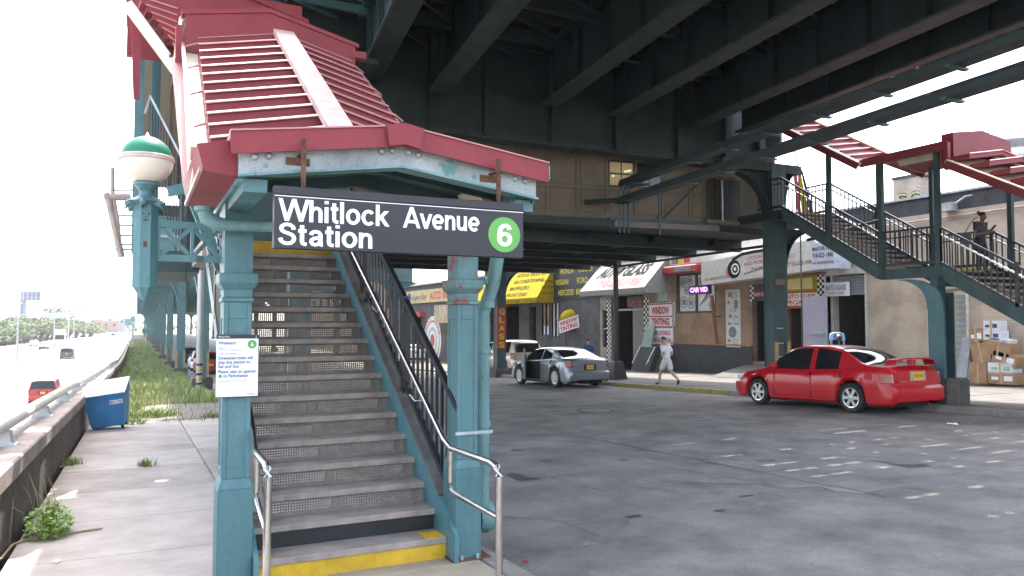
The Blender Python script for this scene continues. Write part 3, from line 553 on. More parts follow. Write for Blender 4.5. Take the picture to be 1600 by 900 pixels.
B(nx1-.07,nx1-.02,nY-.001,nY,nz0+.012,nz0+.022).build('logo_bar',mat('pale_blue',(.4,.48,.65),.6,bump=0),no); B(nx0+.012,nx1-.1,nY-.001,nY,nz0+.016,nz0+.018).build('rule',mat('pale_blue',(.4,.48,.65)),no)
# ================= ELEVATED LINE OVERHEAD
ED=V((math.sin(R(7)),math.cos(R(7)),0)); EL=lambda x,y,z:V((x+(y-13.5)*math.tan(R(7)),y,z))
el=thing('elevated_railway','dark riveted steel girders and timber ties of the elevated line overhead','railway',(9,10,7.8))
def girder(x,y0,y1,z0,d,m=BEAM,fw=.56,par=None,st=1.55,f=None):
    p,q=EL(x,y0,z0),EL(x,y1,z0); mb=MB().bar(p+V((0,0,d/2)),q+V((0,0,d/2)),.03,d); L=(q-p).length; k=.6
    while k<L:
        c=p+ED*k
        for s in(-1,1): mb.bar(c+V((s*.09,0,.03)),c+V((s*.09,0,d-.03)),.14,.03,(0,1,0))
        k+=st
    mb.bar(p+V((0,0,d)),q+V((0,0,d)),fw,.05)
    g=mb.build('plate_girder',m,par or el)
    fl=MB().bar(p,q,fw,.035)
    for s in(-1,1): fl.bar(p+V((s*.06,0,.07)),q+V((s*.06,0,.07)),.10,.012).bar(p+V((s*.025,0,.06)),q+V((s*.025,0,.06)),.02,.12)
    fl.bar(p+V((0,0,-.028)),q+V((0,0,-.028)),fw-.06,.018)
    fl.build('flange',f or FLG,g); return g
GX=[(4.4,7.8),(6.2,7.75),(9.4,7.8),(11.6,7.8),(14.4,7.8),(16.25,7.8)]
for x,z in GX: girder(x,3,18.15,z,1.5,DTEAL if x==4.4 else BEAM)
for a,b in((0,1),(1,2),(2,3),(3,4),(4,5)):      # bracing between the girders
    xa,xb=GX[a][0],GX[b][0]
    for i in range(8):
        y=3.5+i*1.9; MB().bar(EL(xa,y,8.95),EL(xb,y+1.8,8.95),.09,.09).build('diagonal_brace',BEAM,el); MB().bar(EL(xa,y+1,9.1),EL(xb,y+1,9.1),.10,.10).build('cross_strut',BEAM,el); MB().bar(EL(xa,y,9.0),EL(xb,y,9.0),.2,.3).build('floor_beam',BEAM,el)
tb=MB(); q=random.Random(3)
for a,b,po in((0,1,.0),(1,2,.1),(2,3,.7),(3,4,.95),(4,5,.9)):
    xa,xb=GX[a][0],GX[b][0]; y=3.2
    while y<18:
        tb.bar(EL(xa,y,9.42),EL(xb,y,9.42),.26,.2,(0,0,1))
        if q.random()>po*(1 if 8<y<16 else .2): tb.bar(EL(xa,y+.25,9.50),EL(xb,y+.25,9.50),.26,.05)
        else:
            tb.bar(EL(xa,y+.215,9.50),EL(xb,y+.208,9.50),.18,.05); t=0
            while t<1: u=t+q.uniform(.1,.35); tb.bar(EL(xa+(xb-xa)*t,y+.25,9.53),EL(xa+(xb-xa)*min(1,u),y+.25,9.53),.28,.04); t=u+q.uniform(.12,.4)
        y+=.5
tag(tb.build('ties',TIE,el),kind='stuff')
for i in range(12): x=5+i*1.0
for x in(5.0,5.9,10.2,11.0,15.0,15.8): MB().bar(EL(x,3,9.6),EL(x,18,9.6),.07,.15).build('rail',RUST,el)
for x in(3.6,17.0): MB().bar(EL(x,3,9.35),EL(x,18,9.35),.9,.08).build('walkway',TIE,el)
for x in(17.4,): MB().bar(EL(x,3,10.0),EL(x,18,10.0),.05,1.4).build('parapet',DTEAL,el)
# lattice outer bay over the landing, top left
lt=MB(); p0,p1=EL(2.2,5,9.3),EL(2.2,30,9.3)
for z in(9.3,10.6): lt.bar(p0+V((0,0,z-9.3)),p1+V((0,0,z-9.3)),.16,.14)
for i in range(16):
    a=p0.lerp(p1,i/16); b=p0.lerp(p1,(i+1)/16); lt.bar(a,b+V((0,0,1.3)),.05,.09); lt.bar(a+V((0,0,1.3)),b,.05,.09); lt.bar(a,a+V((0,0,1.3)),.08,.08)
    lt.bar(a,EL(4.4,5+i*25/16,9.2),.1,.2); lt.bar(a,EL(4.4,6.4+i*25/16,9.3),.07,.07)
lt.build('lattice_girder',TEAL,el)
MB().bar(EL(2.6,10,10.9),EL(2.6,34,10.9),.05,3).build('platform_wall',DTEAL,el); MB().bar(EL(3.2,5,9.55),EL(3.2,30,9.55),2.0,.06).build('platform_floor',TIE,el)
# cross girder of the first bent
cg=thing('cross_girder','massive dark cross girder with rusty bottom flange above the ticket hall','girder',(10,18.4,6.7))
w=MB().box(2.4,18.0,18.38,18.42,6.75,9.45); B(3.0,18.6,18.0,46,9.35,9.6).build('deck_slab',TIE,el)
for y in (20,22.5,25,27.5): B(2.4,18.4,y-.15,y+.15,8.4,9.35).build('floor_beam',BEAM,el)
MB().bar((18.5,18.2,8.5),(18.5,31,8.5),.08,1.9).build('edge_girder',DTEAL,el)
MB()
for x in(3.2,5.0,6.6,8.25,10.1,12.35,14.4,16.2,17.6):
    for s in(18.29,18.51): w.box(x-.16,x+.16,s-.09,s+.09,6.78,9.2) if x in(8.25,12.35) else w.box(x-.02,x+.02,s-.09,s+.09,6.78,9.2)
w.build('web',BEAM,cg); fl=MB().box(2.4,18.0,18.12,18.68,6.70,6.74).box(2.4,18.0,18.30,18.50,6.74,6.9)
for x in(7.0,8.9,11.0,13.0): fl.box(x-.06,x+.06,18.10,18.7,6.685,6.755)
fl.build('flange',FLG,cg)
# ---- bents: columns, cross girders, curved knee brackets
OCH=mat('ochre_timber_guard',(.42,.30,.13),.7,var=.2,scale=4); PED=mat('grimy_pedestal',(.11,.10,.09),.9,var=.3,scale=4,bump=.4)
def hcol(t,x,y,z0,z1,w=.5,d=.46,m=DTEAL,guard=True):
    c=MB(); c.box(x-w/2,x+w/2,y-d/2,y-d/2+.025,z0,z1).box(x-w/2,x+w/2,y+d/2-.025,y+d/2,z0,z1).box(x-.02,x+.02,y-d/2+.025,y+d/2-.025,z0,z1)
    for s in(-1,1): c.box(x+s*(w/2-.03)-.012,x+s*(w/2-.03)+.012,y-d/2+.025,y+d/2-.025,z0,z1)
    for k in range(int((z1-z0)/.16)):
        for s in(-.14,.14): c.box(x+s*w-.016,x+s*w+.016,y-d/2-.01,y-d/2,z0+.1+k*.16,z0+.132+k*.16)
    o=c.build('column',m,t)
    MB().prism([(x-w*.85,y-d*.9),(x+w*.85,y-d*.9),(x+w*.85,y+d*.9),(x-w*.85,y+d*.9)],'z',z0-.6,z0+.42).build('pedestal',PED,o,bevel=.04)
    if guard:
        for s in(-1,1): B(x+s*w*.42-.05,x+s*w*.42+.05,y-d/2-.07,y-d/2-.012,z0+.3,z0+1.55).build('timber_guard',OCH,o)
    return o
def knee(t,x,y,s,zb,zt,r,m=DTEAL,d=.3,par=None):   # web plate filling the corner above a quarter curve, with a curved flange
    cv=curve((x,0,zb),(x+s*r,0,zt),(x+s*.06*r,0,zt-.06*r),10); w=MB()
    for a,b in zip(cv,cv[1:]): w.prism([(a.x,a.z),(b.x,b.z),(b.x,zt+.02),(a.x,zt+.02)],'y',y-.012,y+.012)
    for a,b in zip(cv,cv[1:]): w.bar((a.x,y,a.z),(b.x,y,b.z),.03,d,(0,1,0))
    return w.build('knee_bracket',m,t)
TEALF=mat('far_teal_steel',(.11,.21,.22),.5,var=.15,scale=2,rust=.06)
def bent(y,lab,zb=4.9,far=True):
    t=thing('viaduct_bent',lab,'viaduct support',(2.6,y,gz(y)),'steel bents of the elevated line')
    g=MB().box(.05,18.2,y-.02,y+.02,zb,zb+1.5)
    for x in(.3,1.4,5,8,11,14): g.box(x-.02,x+.02,y-.14,y+.14,zb+.03,zb+1.45)
    o=g.build('cross_beam',TEALF,t); B(.05,18.2,y-.2,y+.2,zb-.03,zb).build('flange',TEALF,o); B(.05,18.2,y-.2,y+.2,zb+1.5,zb+1.53).build('top_flange',TEALF,o)
    B(.6,2.3,y-.24,y-.2,zb+.62,zb+.72).build('conduit',GALV,o)
    for x in(2.6,16.85):
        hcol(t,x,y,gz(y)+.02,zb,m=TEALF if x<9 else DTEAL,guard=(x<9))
        for s in(-1,1): knee(t,x+s*.25,y,s,zb-1.7,zb-.03,1.55 if s<0 else 2,TEALF)
    return t
for y,l in((36,'nearest free bent, whose right column carries the vertical red sign'),(54,'second bent of the viaduct beyond the dumpster, in front of the parked cars'),(72,'third bent of the viaduct along the grass strip'),(90,'fourth bent of the viaduct, far along the grass'),(108,'fifth bent of the viaduct, small in the distance'),(126,'sixth bent of the viaduct, just before the green sign')): bent(y,l)
fb=None
for i,y in enumerate((144,162,180,200,222,250,285)):
    t=bent(y,'one of the tiny far bents where the viaduct vanishes')
t=thing('corner_column','heavy riveted dark green column with curved brackets and ochre timbers by the garage','column',(17.5,17.5,gz(17.5)))
hcol(t,17.45,17.5,gz(17.5)+.1,6.7,.56,.42)
for s,r in((-1,1.75),(1,.5)): knee(t,17.45+s*.28,17.5,s,5.0,6.45,r,BEAM,.34)
MB().box(15.3,18.4,17.3,17.7,6.45,6.72).build('cap_beam',BEAM,t); B(17.2,17.6,17.25,17.272,3.02,3.20).build('small_plate',BEIGE,t)
for z in(1.7,1.25,.85): B(17.25,17.5,17.25,17.272,z,z+.035).build('strap',GALV,t)
knee(t,17.73,17.5,1,3.4,4.75,1.3,DTEAL,.34)
t=thing('hidden_column','teal column of the first bent behind the stairs','column',(3.4,18.4,gz(18.4))); hcol(t,3.4,18.4,gz(18.4),6.7,.5,.46,TEALC)
fd=thing('far_viaduct_deck','long teal viaduct deck running beside the highway into the distance','viaduct',(8,100,6.4))
for x in(.15,4,8,12,16): B(x-.02,x+.02,46,300,6.43,8.1).build('plate_girder',TEALF,fd)
mb=MB()
for k in range(84): mb.box(.03,.13,47+k*3,47.06+k*3,6.5,8.0)
mb.build('stiffener',TEALF,fd); B(0,18,46,300,8.1,8.35).build('deck',TIE,fd)
# ---- ticket hall (mezzanine) under the tracks
mz=thing('ticket_hall','beige panelled ticket hall slung beneath the elevated tracks, two windows lit','building',(9.5,19.5,4.9))
A=V((3.6,20.1,0)); Z_=V((15.9,18.75,0)); ux=(Z_-A).normalized(); un=V((ux.y,-ux.x,0)); L=(Z_-A).length
def mzb(a,b,z0,z1,o0,o1,mb=None):   # a box in the plane of the hall's front wall
    mb=mb or MB(); c=[A+ux*a+un*o0,A+ux*b+un*o0,A+ux*b+un*o1,A+ux*a+un*o1]
    return mb.hexa([(p.x,p.y,z0) for p in c]+[(p.x,p.y,z1) for p in c])
mzb(0,L,4.95,7.2,-.1,0).build('wall',BEIGE,mz)
xs=[.3+.95*i for i in range(14)]
for x in xs: mzb(x,x+.12,4.95,7.1,.002,.03).build('batten',BEIGE2,mz)
for i in range(13):
    for z0,z1 in((5.14,5.78),(5.92,6.9)):
        if z0>5.5 and i in(9,10): continue
        mzb(xs[i]+.15,xs[i+1]-.03,z0,z1,.001,.018).build('panel',BEIGE,mz,bevel=.006)
for z0,z1 in((4.96,5.1),(5.8,5.9)): mzb(0,L,z0,z1,.003,.036).build('rail',BEIGE2,mz)
LIT=emit('lit_window',(.6,.45,.22),.006); LAMP=emit('hall_lamp',(1,.82,.45),.2)
for i,lit in((9,1),(10,0)):
    w=mzb(xs[i]+.1,xs[i]+.99,5.93,6.72,.004,.04).build('window',BLACK,mz)
    for a in(.14,.54):
        for z in(5.97,6.34): mzb(xs[i]+a,xs[i]+a+.36,z,z+.32,.041,.046).build('pane',LIT if lit else GLASS,w)
    if lit:
        for a,z in((.62,6.38),(.7,6.40),(.78,6.42),(.22,6.22)): mzb(xs[i]+a,xs[i]+a+.06,z,z+.04,.047,.05).build('lamp_glow',LAMP,w)
fl=MB(); fl.add([],[]); fl.prism([(3.4,20.0),(16.2,18.6),(18.9,18.9),(18.9,34),(3.4,34)],'z',4.72,4.94).build('floor',BEAM,mz)
mzb(9.1,L+.35,4.72,4.9,.06,.14).build('fascia_beam',mat('grey_brown_fascia',(.20,.17,.15),.6,var=.15),mz); mzb(8.9,L+.35,4.90,4.98,.03,.17).build('sill',DTEAL,mz); mzb(0,9.1,4.72,4.95,.03,.09).build('fascia',DTEAL,mz)
for y in(20.6,23,25.5,28,30.5,33.5): B(3.4,18.9,y-.1,y+.1,4.35,4.72).build('floor_beam',BEAM,mz)
for x in(5,7.5,10,12.5,15,17.5): B(x-.07,x+.07,20.2,34,4.5,4.71).build('joist',BEAM,mz)
MB().bar((4,21,4.4),(18.5,29,4.4),.06,.06).bar((6,30,4.42),(18.5,20.4,4.42),.06,.06).build('diagonal',FLG,mz)
B(18.86,18.92,18.9,34,4.95,8).build('side_wall',BEIGE,mz); B(17.5,21.6,23,46,8.2,8.45).build('shade_slab',TIE,mz)  # slab above the hall is out of sight, added to shade the pavement
gp=MB()
for k in range(16): x=15.75+k*.085; gp.box(x,x+.03,18.55,18.58,5.0,6.35)
gt=B(15.7,17.1,18.5,18.6,4.96,5.06).build('gate_rail',BEIGE2,mz); gp.build('picket',DRAIL,gt); B(15.7,17.1,18.75,18.8,5.0,6.5).build('timber_screen',mat('brown_boards',(.2,.13,.07),.7,var=.3,scale=6,streak=6),mz)
MB().bar((14.05,18.5,5.0),(15.7,18.35,6.5),.05,.05).build('brace',BEAM,mz); MB().tube([(16.3,18.5,5.05),(16.3,18.5,6.3)],.03,8).build('pipe',GALV,mz)
# ---- cable trays sweeping under the tracks to the ticket hall, and pipes dropping from them
ct=thing('cable_tray','pair of long dark cable trays slung under the right side of the tracks','cable tray',(12,12,5.5))
for x0,z in((0,5.40),(.12,5.92)):
    p,q=V((10.05+x0,-2,z)),V((12.5+x0,18.5,z)); mb=MB()
    for a in(-.1,0,.1): mb.tube([p+V((a,0,.05)),q+V((a,0,.05))],.05,8)
    mb.bar(p+V((0,0,-.04)),q+V((0,0,-.04)),.34,.10)
    mb.build('conduit',BEAM,ct)
    for k in range(14): c=p.lerp(q,(k+.5)/14); B(c.x-.24,c.x+.24,c.y-.04,c.y+.04,z-.13,z-.09).build('hanger',DTEAL,ct)
MB().tube([(12.5,18.0,5.4),(12.2,18.6,5.4),(11.6,19.0,5.38)],.07,8).build('bend',BEAM,ct)
for i,x in enumerate((12.35,12.5,12.65,13.75)): MB().tube([(x+.5,18.0,5.85),(x+.12,18.25,5.82),(x,18.3,5.65),(x,18.3,4.45)],.035,8).build('drop_pipe',DTEAL,ct,True)
# ---- awning pole line along the far pavement
pl=thing('street_post','slim black street post on a square base by the tinting shop','post',(18.4,27.6,gz(27.6)+.14))
z=gz(27.6)+.14; MB().tube([(18.4,27.6,z+.3),(18.4,27.6,4.6)],.11,12).build('post',BLACK,pl,True); MB().prism([(-1,0)]*0+[(18.05,27.25),(18.75,27.25),(18.75,27.95),(18.05,27.95)],'z',z-.1,z+.05).build('foot',BLACK,pl)
MB().add([(18.07,27.27,z+.05),(18.73,27.27,z+.05),(18.73,27.93,z+.05),(18.07,27.93,z+.05),(18.18,27.38,z+.75),(18.62,27.38,z+.75),(18.62,27.82,z+.75),(18.18,27.82,z+.75)],[(0,1,5,4),(1,2,6,5),(2,3,7,6),(3,0,4,7),(4,5,6,7)]).build('base',BLACK,pl)
MB().tube([(18.4,27.6,4.28),(18.45,22,4.36),(18.5,17.8,4.42)],.05,8).tube([(18.4,27.6,3.95),(18.42,27.0,4.15),(18.43,26.4,4.27)],.03,8).tube([(18.3,27.6,4.25),(18.2,28.4,4.4),(18.2,29.0,4.6)],.03,8).tube([(18.5,17.2,4.42),(18.6,14.6,4.75)],.05,8).build('beam',BLACK,pl)
# ================= RIGHT STAIRS (far side entrance)
rs=thing('far_staircase','dark green switch-landing staircase with picket rails across the street','staircase',(18.2,13,3))
OX,IX=17.2,19.2; U0,U1=(16.95,5.25),(13.6,3.22); L0,L1=(12.0,3.22),(7.6,.62)
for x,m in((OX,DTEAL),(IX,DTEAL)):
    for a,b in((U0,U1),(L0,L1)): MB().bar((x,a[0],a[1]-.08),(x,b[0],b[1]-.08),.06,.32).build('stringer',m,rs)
    B(x-.03,x+.03,12.0,13.6,2.98,3.24).build('landing_beam',m,rs)
mb=MB()
for k in range(16):
    for y,z,dy in((7.9+k*.28,.8+k*.165,.07),(12.2+k*.18,3.0,.05)): mb.box(OX-.035,OX-.03,y,y+.03,z,z+.03)
tmr=MB().box(OX+.04,IX-.04,-.02,.27,-.04,0).mesh('tread',TREAD); gmr=MB()
for k in range(60): gmr.box(OX+.06+k*.032,OX+.075+k*.032,.25,.256,-.16,-.04)
gmr=gmr.mesh('riser_grille',DTEAL,recalc=False)
for a,b,n in((U0,U1,13),(L0,L1,16)):
    for k in range(n):
        t=(k+.5)/n; y=a[0]+(b[0]-a[0])*t; z=a[1]+(b[1]-a[1])*t
        if y<12.9 or True: piece('tread',tmr,rs,(0,y-.12,z)); piece('riser_grille',gmr,rs,(0,y-.12,z))
B(OX,IX,11.95,13.6,3.16,3.2).build('landing_floor',TREAD,rs); B(OX,IX,11.9,11.96,3.14,3.205).build('yellow_nosing',YEL,rs); B(OX+.1,IX-.1,16.9,16.98,5.0,5.2).build('yellow_nosing',YEL,rs)
B(OX-.2,IX+.2,16.9,18.6,4.95,5.22).build('top_floor',BEAM,rs)
pk=MB().box(-.013,.013,-.013,.013,.1,.95).mesh('picket',DRAIL)
def prail(x,pts,par):
    for p,q in zip(pts,pts[1:]):
        p=V((x,*p));q=V((x,*q))
        for h,w,m in((.95,.05,DRAIL),(.78,.035,STEEL if p.z!=q.z else DRAIL),(.1,.07,DRAIL)): MB().bar(p+V((0,0,h)),q+V((0,0,h)),w,w).build('rail',m,par)
        n=max(2,int(abs(q.y-p.y)/.135))
        for i in range(n): piece('picket',pk,par,p.lerp(q,i/n))
for x in(OX,IX): prail(x,[(17.9,5.25),(16.95,5.25),(13.6,3.24),(12.0,3.24),(7.6,.62)],rs)
for x in(OX,IX):
    for y,z in((15.3,4.2),(13.62,3.2),(11.98,3.2),(10.2,2.2)): B(x-.035,x+.035,y-.035,y+.035,z,z+1.0).build('newel',DRAIL,rs)
# support post under the landing
z=gz(12)+.14; sp=thing('landing_post','teal post with curved bracket on a concrete base under the far stair landing','post',(17.2,12,z))
B(17.02,17.07,11.8,12.2,z,2.3).build('post',TEALC,sp); B(17.07,17.38,11.98,12.02,z,2.98).build('web',DTEAL,sp); B(17.38,17.42,11.8,12.2,z,2.6).build('back_flange',DTEAL,sp)
cv=[V((17.045,12,2.2))]+curve((17.045,12,2.3),(17.05,12.9,2.95),(17.045,12.05,2.9),8); mb=MB()
for a,b in zip(cv,cv[1:]): mb.bar(a,b,.05,.34,(1,0,0)) if False else mb.hexa([(17.0,a.y-.2,a.z),(17.06,a.y-.2,a.z),(17.06,a.y+.2,a.z),(17.0,a.y+.2,a.z),(17.0,b.y-.2,b.z),(17.06,b.y-.2,b.z),(17.06,b.y+.2,b.z),(17.0,b.y+.2,b.z)])
mb.build('curved_bracket',TEALC,sp); MB().prism([(16.95,11.65),(17.75,11.65),(17.75,12.4),(16.95,12.4)],'z',z-.2,z+.62).build('base',PED,sp,bevel=.06)
B(17.0,19.3,11.9,12.1,2.75,2.97).build('cross_beam',DTEAL,sp)
# maroon roofs of the far stairs
rr=thing('far_stair_roof','maroon stepped canopy roof with boxed landing over the far staircase','roof',(18.2,13,6))
for x,y,z0,z1 in((OX,15.2,4.0,6.75),(OX,13.55,3.0,6.05),(OX,12.0,2.9,6.05),(IX,15.2,4.0,6.9),(IX,13.55,3.2,6.05),(IX,11.5,3.0,5.5)): B(x-.055,x+.055,y-.055,y+.055,z0,z1).build('post',DTEAL,rr)
xm=(OX+IX)/2
def roofrun(y0,z0,y1,z1,n):
    for k in range(n):
        ya=y0+(y1-y0)*k/n; za=z0+(z1-z0)*k/n; yb_=y0+(y1-y0)*(k+1)/n
        for a,b,u,v in((OX-.2,xm,0,.2),(xm,IX+.2,.2,0)):
            p=MB().prism([(a,za+u),(b,za+v),(b,za+v+.12),(a,za+u+.12)],'y',min(ya,yb_),max(ya,yb_)).build('roof_step',RED,rr)
            lipbar(a,b,za+u,za+v,min(ya,yb_),p,.12)
    for x in(OX-.3,IX+.3):
        MB().bar((x,y0,z0+.0),(x,y1,z1+.0),.22,.10).build('gutter',CREAM,rr); MB().bar((x-.12,y0,z0-.06),(x-.12,y1,z1-.06),.03,.17).build('gutter_edge',RED,rr)
    MB().bar((xm,y0,z0+.34),(xm,y1,z1+.34),.16,.04).build('ridge_plate',PLATE,rr)
    for a,b,u,v in((OX-.2,xm,0,.2),(xm,IX+.2,.2,0)): MB().add([(a,y0,z0+u+.02),(b,y0,z0+v+.02),(b,y1,z1+v+.02),(a,y1,z1+u+.02),(a,y0,z0+u-.03),(b,y0,z0+v-.03),(b,y1,z1+v-.03),(a,y1,z1+u-.03)],[(0,1,2,3),(7,6,5,4),(0,4,5,1),(1,5,6,2),(2,6,7,3),(3,7,4,0)]).build('roof_sheet',PLATE,rr)  # sheet's pale colour stands for sun reflected between the steps
roofrun(13.9,6.0,17.3,8.05,10); roofrun(11.5,5.62,6.6,2.9,11)
bx=MB().strip([(OX-.25,6.15),(xm,6.32),(IX+.25,6.15)],[(OX-.25,6.02),(xm,6.18),(IX+.25,6.02)],'y',11.7,13.9).build('landing_roof',RED,rr)
MB().strip([(OX-.1,6.34),(xm,6.5),(IX+.1,6.34)],[(OX-.1,5.55),(xm,5.7),(IX+.1,5.55)],'y',11.5,11.62).build('landing_fascia',RED,bx); B(OX-.1,OX-.06,11.63,11.8,5.58,6.34).build('cheek',RED,bx); B(OX-.3,OX-.2,11.55,13.95,5.94,6.12).build('eave_beam',RED,bx); B(OX-.28,OX-.18,11.52,11.62,5.45,6.1).build('corner_post',RED,bx)
MB().tube([(OX+.3,12.2,6.0),(OX+.3,13.2,6.0)],.12,8).build('light_fitting',CREAM,rr)
# ================= SHOP ROW ACROSS THE STREET
FXX=25.2; fz=lambda y:gz(y)+.15
TANB=brickmat('tan_painted_brick',(.50,.41,.32),(.46,.38,.30),(.40,.33,.26),.24,.085,stain=.28)
BROWNB=brickmat('brown_brick',(.36,.22,.13),(.27,.16,.10),(.30,.25,.19),.21,.07,stain=.35)
GREYB=brickmat('grey_tan_brick',(.36,.31,.26),(.30,.26,.22),(.3,.27,.23),.21,.07,stain=.4)
DARKB=brickmat('charcoal_brick',(.075,.075,.08),(.11,.11,.115),(.05,.05,.05),.22,.075,stain=.4)
BLKP=mat('black_wall_paint',(.03,.033,.04),.6,var=.25,scale=3,bump=.3)
SLAT=mat('grey_shutter_slats',(.26,.28,.28),.45,metal=.2,var=.15,rust=.05); FRAMEW=mat('chalky_white_frame',(.55,.53,.48),.7,var=.2,scale=5,rust=.15,rustcol=(.25,.17,.1)); LAV=mat('lavender_grey_door',(.33,.31,.40),.5,var=.06); TAR=mat('tar_parapet',(.05,.05,.055),.8,var=.3,scale=2,bump=.3)
def fb(y0,y1,z0,z1,o,i=0.0): return B(FXX-o,FXX+i,y0,y1,z0,z1)
def wall(t,y0,y1,zt,m,holes=(),name='wall',zb=None):   # facade strip with rectangular openings (y0,y1,z0,z1)
    mb=MB(); ys=sorted({y0,y1,*[h[0] for h in holes],*[h[1] for h in holes]})
    for a,b in zip(ys,ys[1:]):
        cut=sorted([(h[2],h[3]) for h in holes if h[0]<=a+1e-6 and h[1]>=b-1e-6]); z=fz(b)-.6 if zb is None else zb
        for c,d in cut:
            if c>z: mb.box(FXX,FXX+.3,a,b,z,c)
            z=d
        mb.box(FXX,FXX+.3,a,b,z,zt)
    return mb.build(name,m,t)
def slats(par,y0,y1,z0,z1,name='slat',m=SLAT,p=.11):
    n=int((z1-z0)/p); me=MB().prism([(FXX+.06,0),(FXX+.10,.0),(FXX+.10,p*.92),(FXX+.075,p*.92)],'y',y0,y1).mesh(name,m)
    for k in range(n): piece(name,me,par,(0,0,z0+k*p)).location=V((0,0,z0+k*p))-wl(par)
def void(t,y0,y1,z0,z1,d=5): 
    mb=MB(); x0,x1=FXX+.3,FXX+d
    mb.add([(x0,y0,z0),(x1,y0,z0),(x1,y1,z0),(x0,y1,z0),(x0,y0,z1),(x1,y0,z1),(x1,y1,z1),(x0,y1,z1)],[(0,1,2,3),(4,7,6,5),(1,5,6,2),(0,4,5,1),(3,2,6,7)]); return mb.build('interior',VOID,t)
# -- tan brick building
b1=thing('tan_brick_building','long tan painted brick wall with black parapet band behind the far staircase','building',(FXX,15,0))
wall(b1,-6,22.3,5.75,TANB,[(20.65,22.15,.35,3.85),(16.66,17.44,-.2,3.05)])
fb(-6,22.3,5.75,6.35,-.02,.3).build('parapet_band',TAR,b1); fb(-6,22.3,6.35,6.42,.06,.36).build('coping',GALV,b1); B(FXX+.3,FXX+9,-6,22.3,5.6,5.7).build('roof',TAR,b1); B(FXX+.3,FXX+9,22.2,22.3,-1,6.3).build('side_wall',TANB,b1)
fb(20.45,22.4,3.80,4.05,.12).build('lintel',FRAMEW,b1)
for y in(20.55,22.17): fb(y,y+.1,fz(21),3.8,.03).build('door_frame',FRAMEW,b1)
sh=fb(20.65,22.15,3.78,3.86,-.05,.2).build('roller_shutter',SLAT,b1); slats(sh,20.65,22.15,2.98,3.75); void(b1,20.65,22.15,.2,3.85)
sd=fb(16.66,17.44,2.98,3.05,-.05,.2).build('steel_door',SLAT,b1); slats(sd,16.66,17.44,-.15,2.95,p=.2)
for y in(16.54,17.45): fb(y,y+.1,-.3,3.1,.04).build('door_frame',FRAMEW,b1)
fb(17.96,18.05,-.1,3.4,.05).build('white_trim',FRAMEW,b1); fb(17.5,17.9,-.1,.45,.12).build('utility_box',mat('silver_meter',(.4,.42,.44),.4,metal=.4),b1)
MB().tube([(25.1,10,5.62),(25.1,15.9,5.55),(25.05,20.5,5.5)],.035,8).build('conduit',mat('reddish_conduit',(.5,.36,.32),.5),b1,True)
lbx=fb(16.85,17.25,5.72,6.0,.35).build('flood_light',GALV,b1); MB().tube([(25.05,16.85,5.95),(25.1,16.5,6.15),(25.3,16.3,6.2)],.03,8).build('bracket',GALV,lbx,True)
MB().tube([(24.9,19.6,.1),(24.9,19.6,.55),(24.9,20.6,.6)],.05,8).build('standpipe',BLACK,b1,True)
gc=thing('graffiti_chimney','squat brick chimney box with yellow-green graffiti on the tan building roof','chimney',(26.5,21,5.7)); 
a=at(1396,310,X=26.5); b=at(1432,275,X=26.5)
B(26.5,27.6,b.y,a.y,5.7,b.z).build('stack',TANB,gc); B(26.45,27.65,b.y-.04,a.y+.04,b.z,b.z+.1).build('cap',TAR,gc)
GRF=mat('graffiti_green',(.42,.45,.22),.7,var=.1)
for i,s_ in enumerate('SC'):
    txt(s_,.75,(26.49,a.y-.1-i*.55,6.35),*FX,INK,gc,.5,bold=.05,name='graffiti'); txt(s_,.75,(26.48,a.y-.1-i*.55,6.35),*FX,GRF,gc,.5,bold=.01,name='graffiti')
vt=thing('roof_ventilator','large galvanised roof ventilator on a tapered duct above the shops','ventilator',(31,19,6)); c=at(1579,226,X=30); 
MB().lathe([(.5,-3),(.5,-1.35),(.95,-.9),(.95,-.5)],(c.x,c.y,c.z+.1),28).build('duct',mat('dull_duct',(.25,.28,.3),.5,metal=.4),vt,True)
MB().lathe([(1.0,-.5),(1.05,-.35),(1.0,-.2),(1.0,-.15),(1.25,.05),(1.3,.12),(1.25,.35),(1.1,.5),(1.1,.55),(.75,.62),(.75,.95),(.0,.97)],(c.x,c.y,c.z-.15),32).build('hood',mat('bright_galvanised',(.62,.64,.65),.4,metal=.5,var=.1),vt,True)
B(c.x-.6,c.x+.6,c.y-.6,c.y+.6,5.6,6.0).build('curb',TAR,vt)
# -- autosound shop
b2=thing('autosound_shop','brown brick shop with long white tyre sign, poster windows and black painted base','building',(FXX,27.5,0))
holes=[(29.15,32.2,2.38,4.40),(25.82,26.72,.15,3.15),(22.3,24.7,.45,3.75)]
w=wall(b2,22.3,32.7,4.9,BROWNB,holes)
mb=MB()
for a,b in((22.3,22.3),(24.7,25.82),(26.72,32.7)):
    if b>a: mb.prism([(a,fz(a)-.3),(b,fz(b)-.3),(b,.80),(a,.84)],'x',FXX-.03,FXX)
mb.build('black_base',BLKP,b2); mb=MB()
for a,b in((24.75,25.8),(26.75,32.68)): mb.box(FXX-.07,FXX,a,b,.81,.88)
mb.build('ledge',mat('orange_ledge',(.40,.17,.09),.7),b2); fb(22.3,32.7,4.9,5.85,0,.3).build('upper_wall',mat('whitewashed_wall',(.6,.59,.57),.75,var=.12,scale=1.5),b2); B(FXX+.3,FXX+9,22.3,32.7,5.3,5.4).build('roof',TAR,b2)
for i,y in enumerate((31.3,31.9,32.3)): fb(y-.25,y+.25,4.95,5.5,.004).build('graffiti',[REDL,YELL,INKG][i],b2)
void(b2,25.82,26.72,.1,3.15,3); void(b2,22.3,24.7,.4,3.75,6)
wn=fb(29.15,32.2,2.38,2.48,-.05,.15).build('window',BLACK,b2)
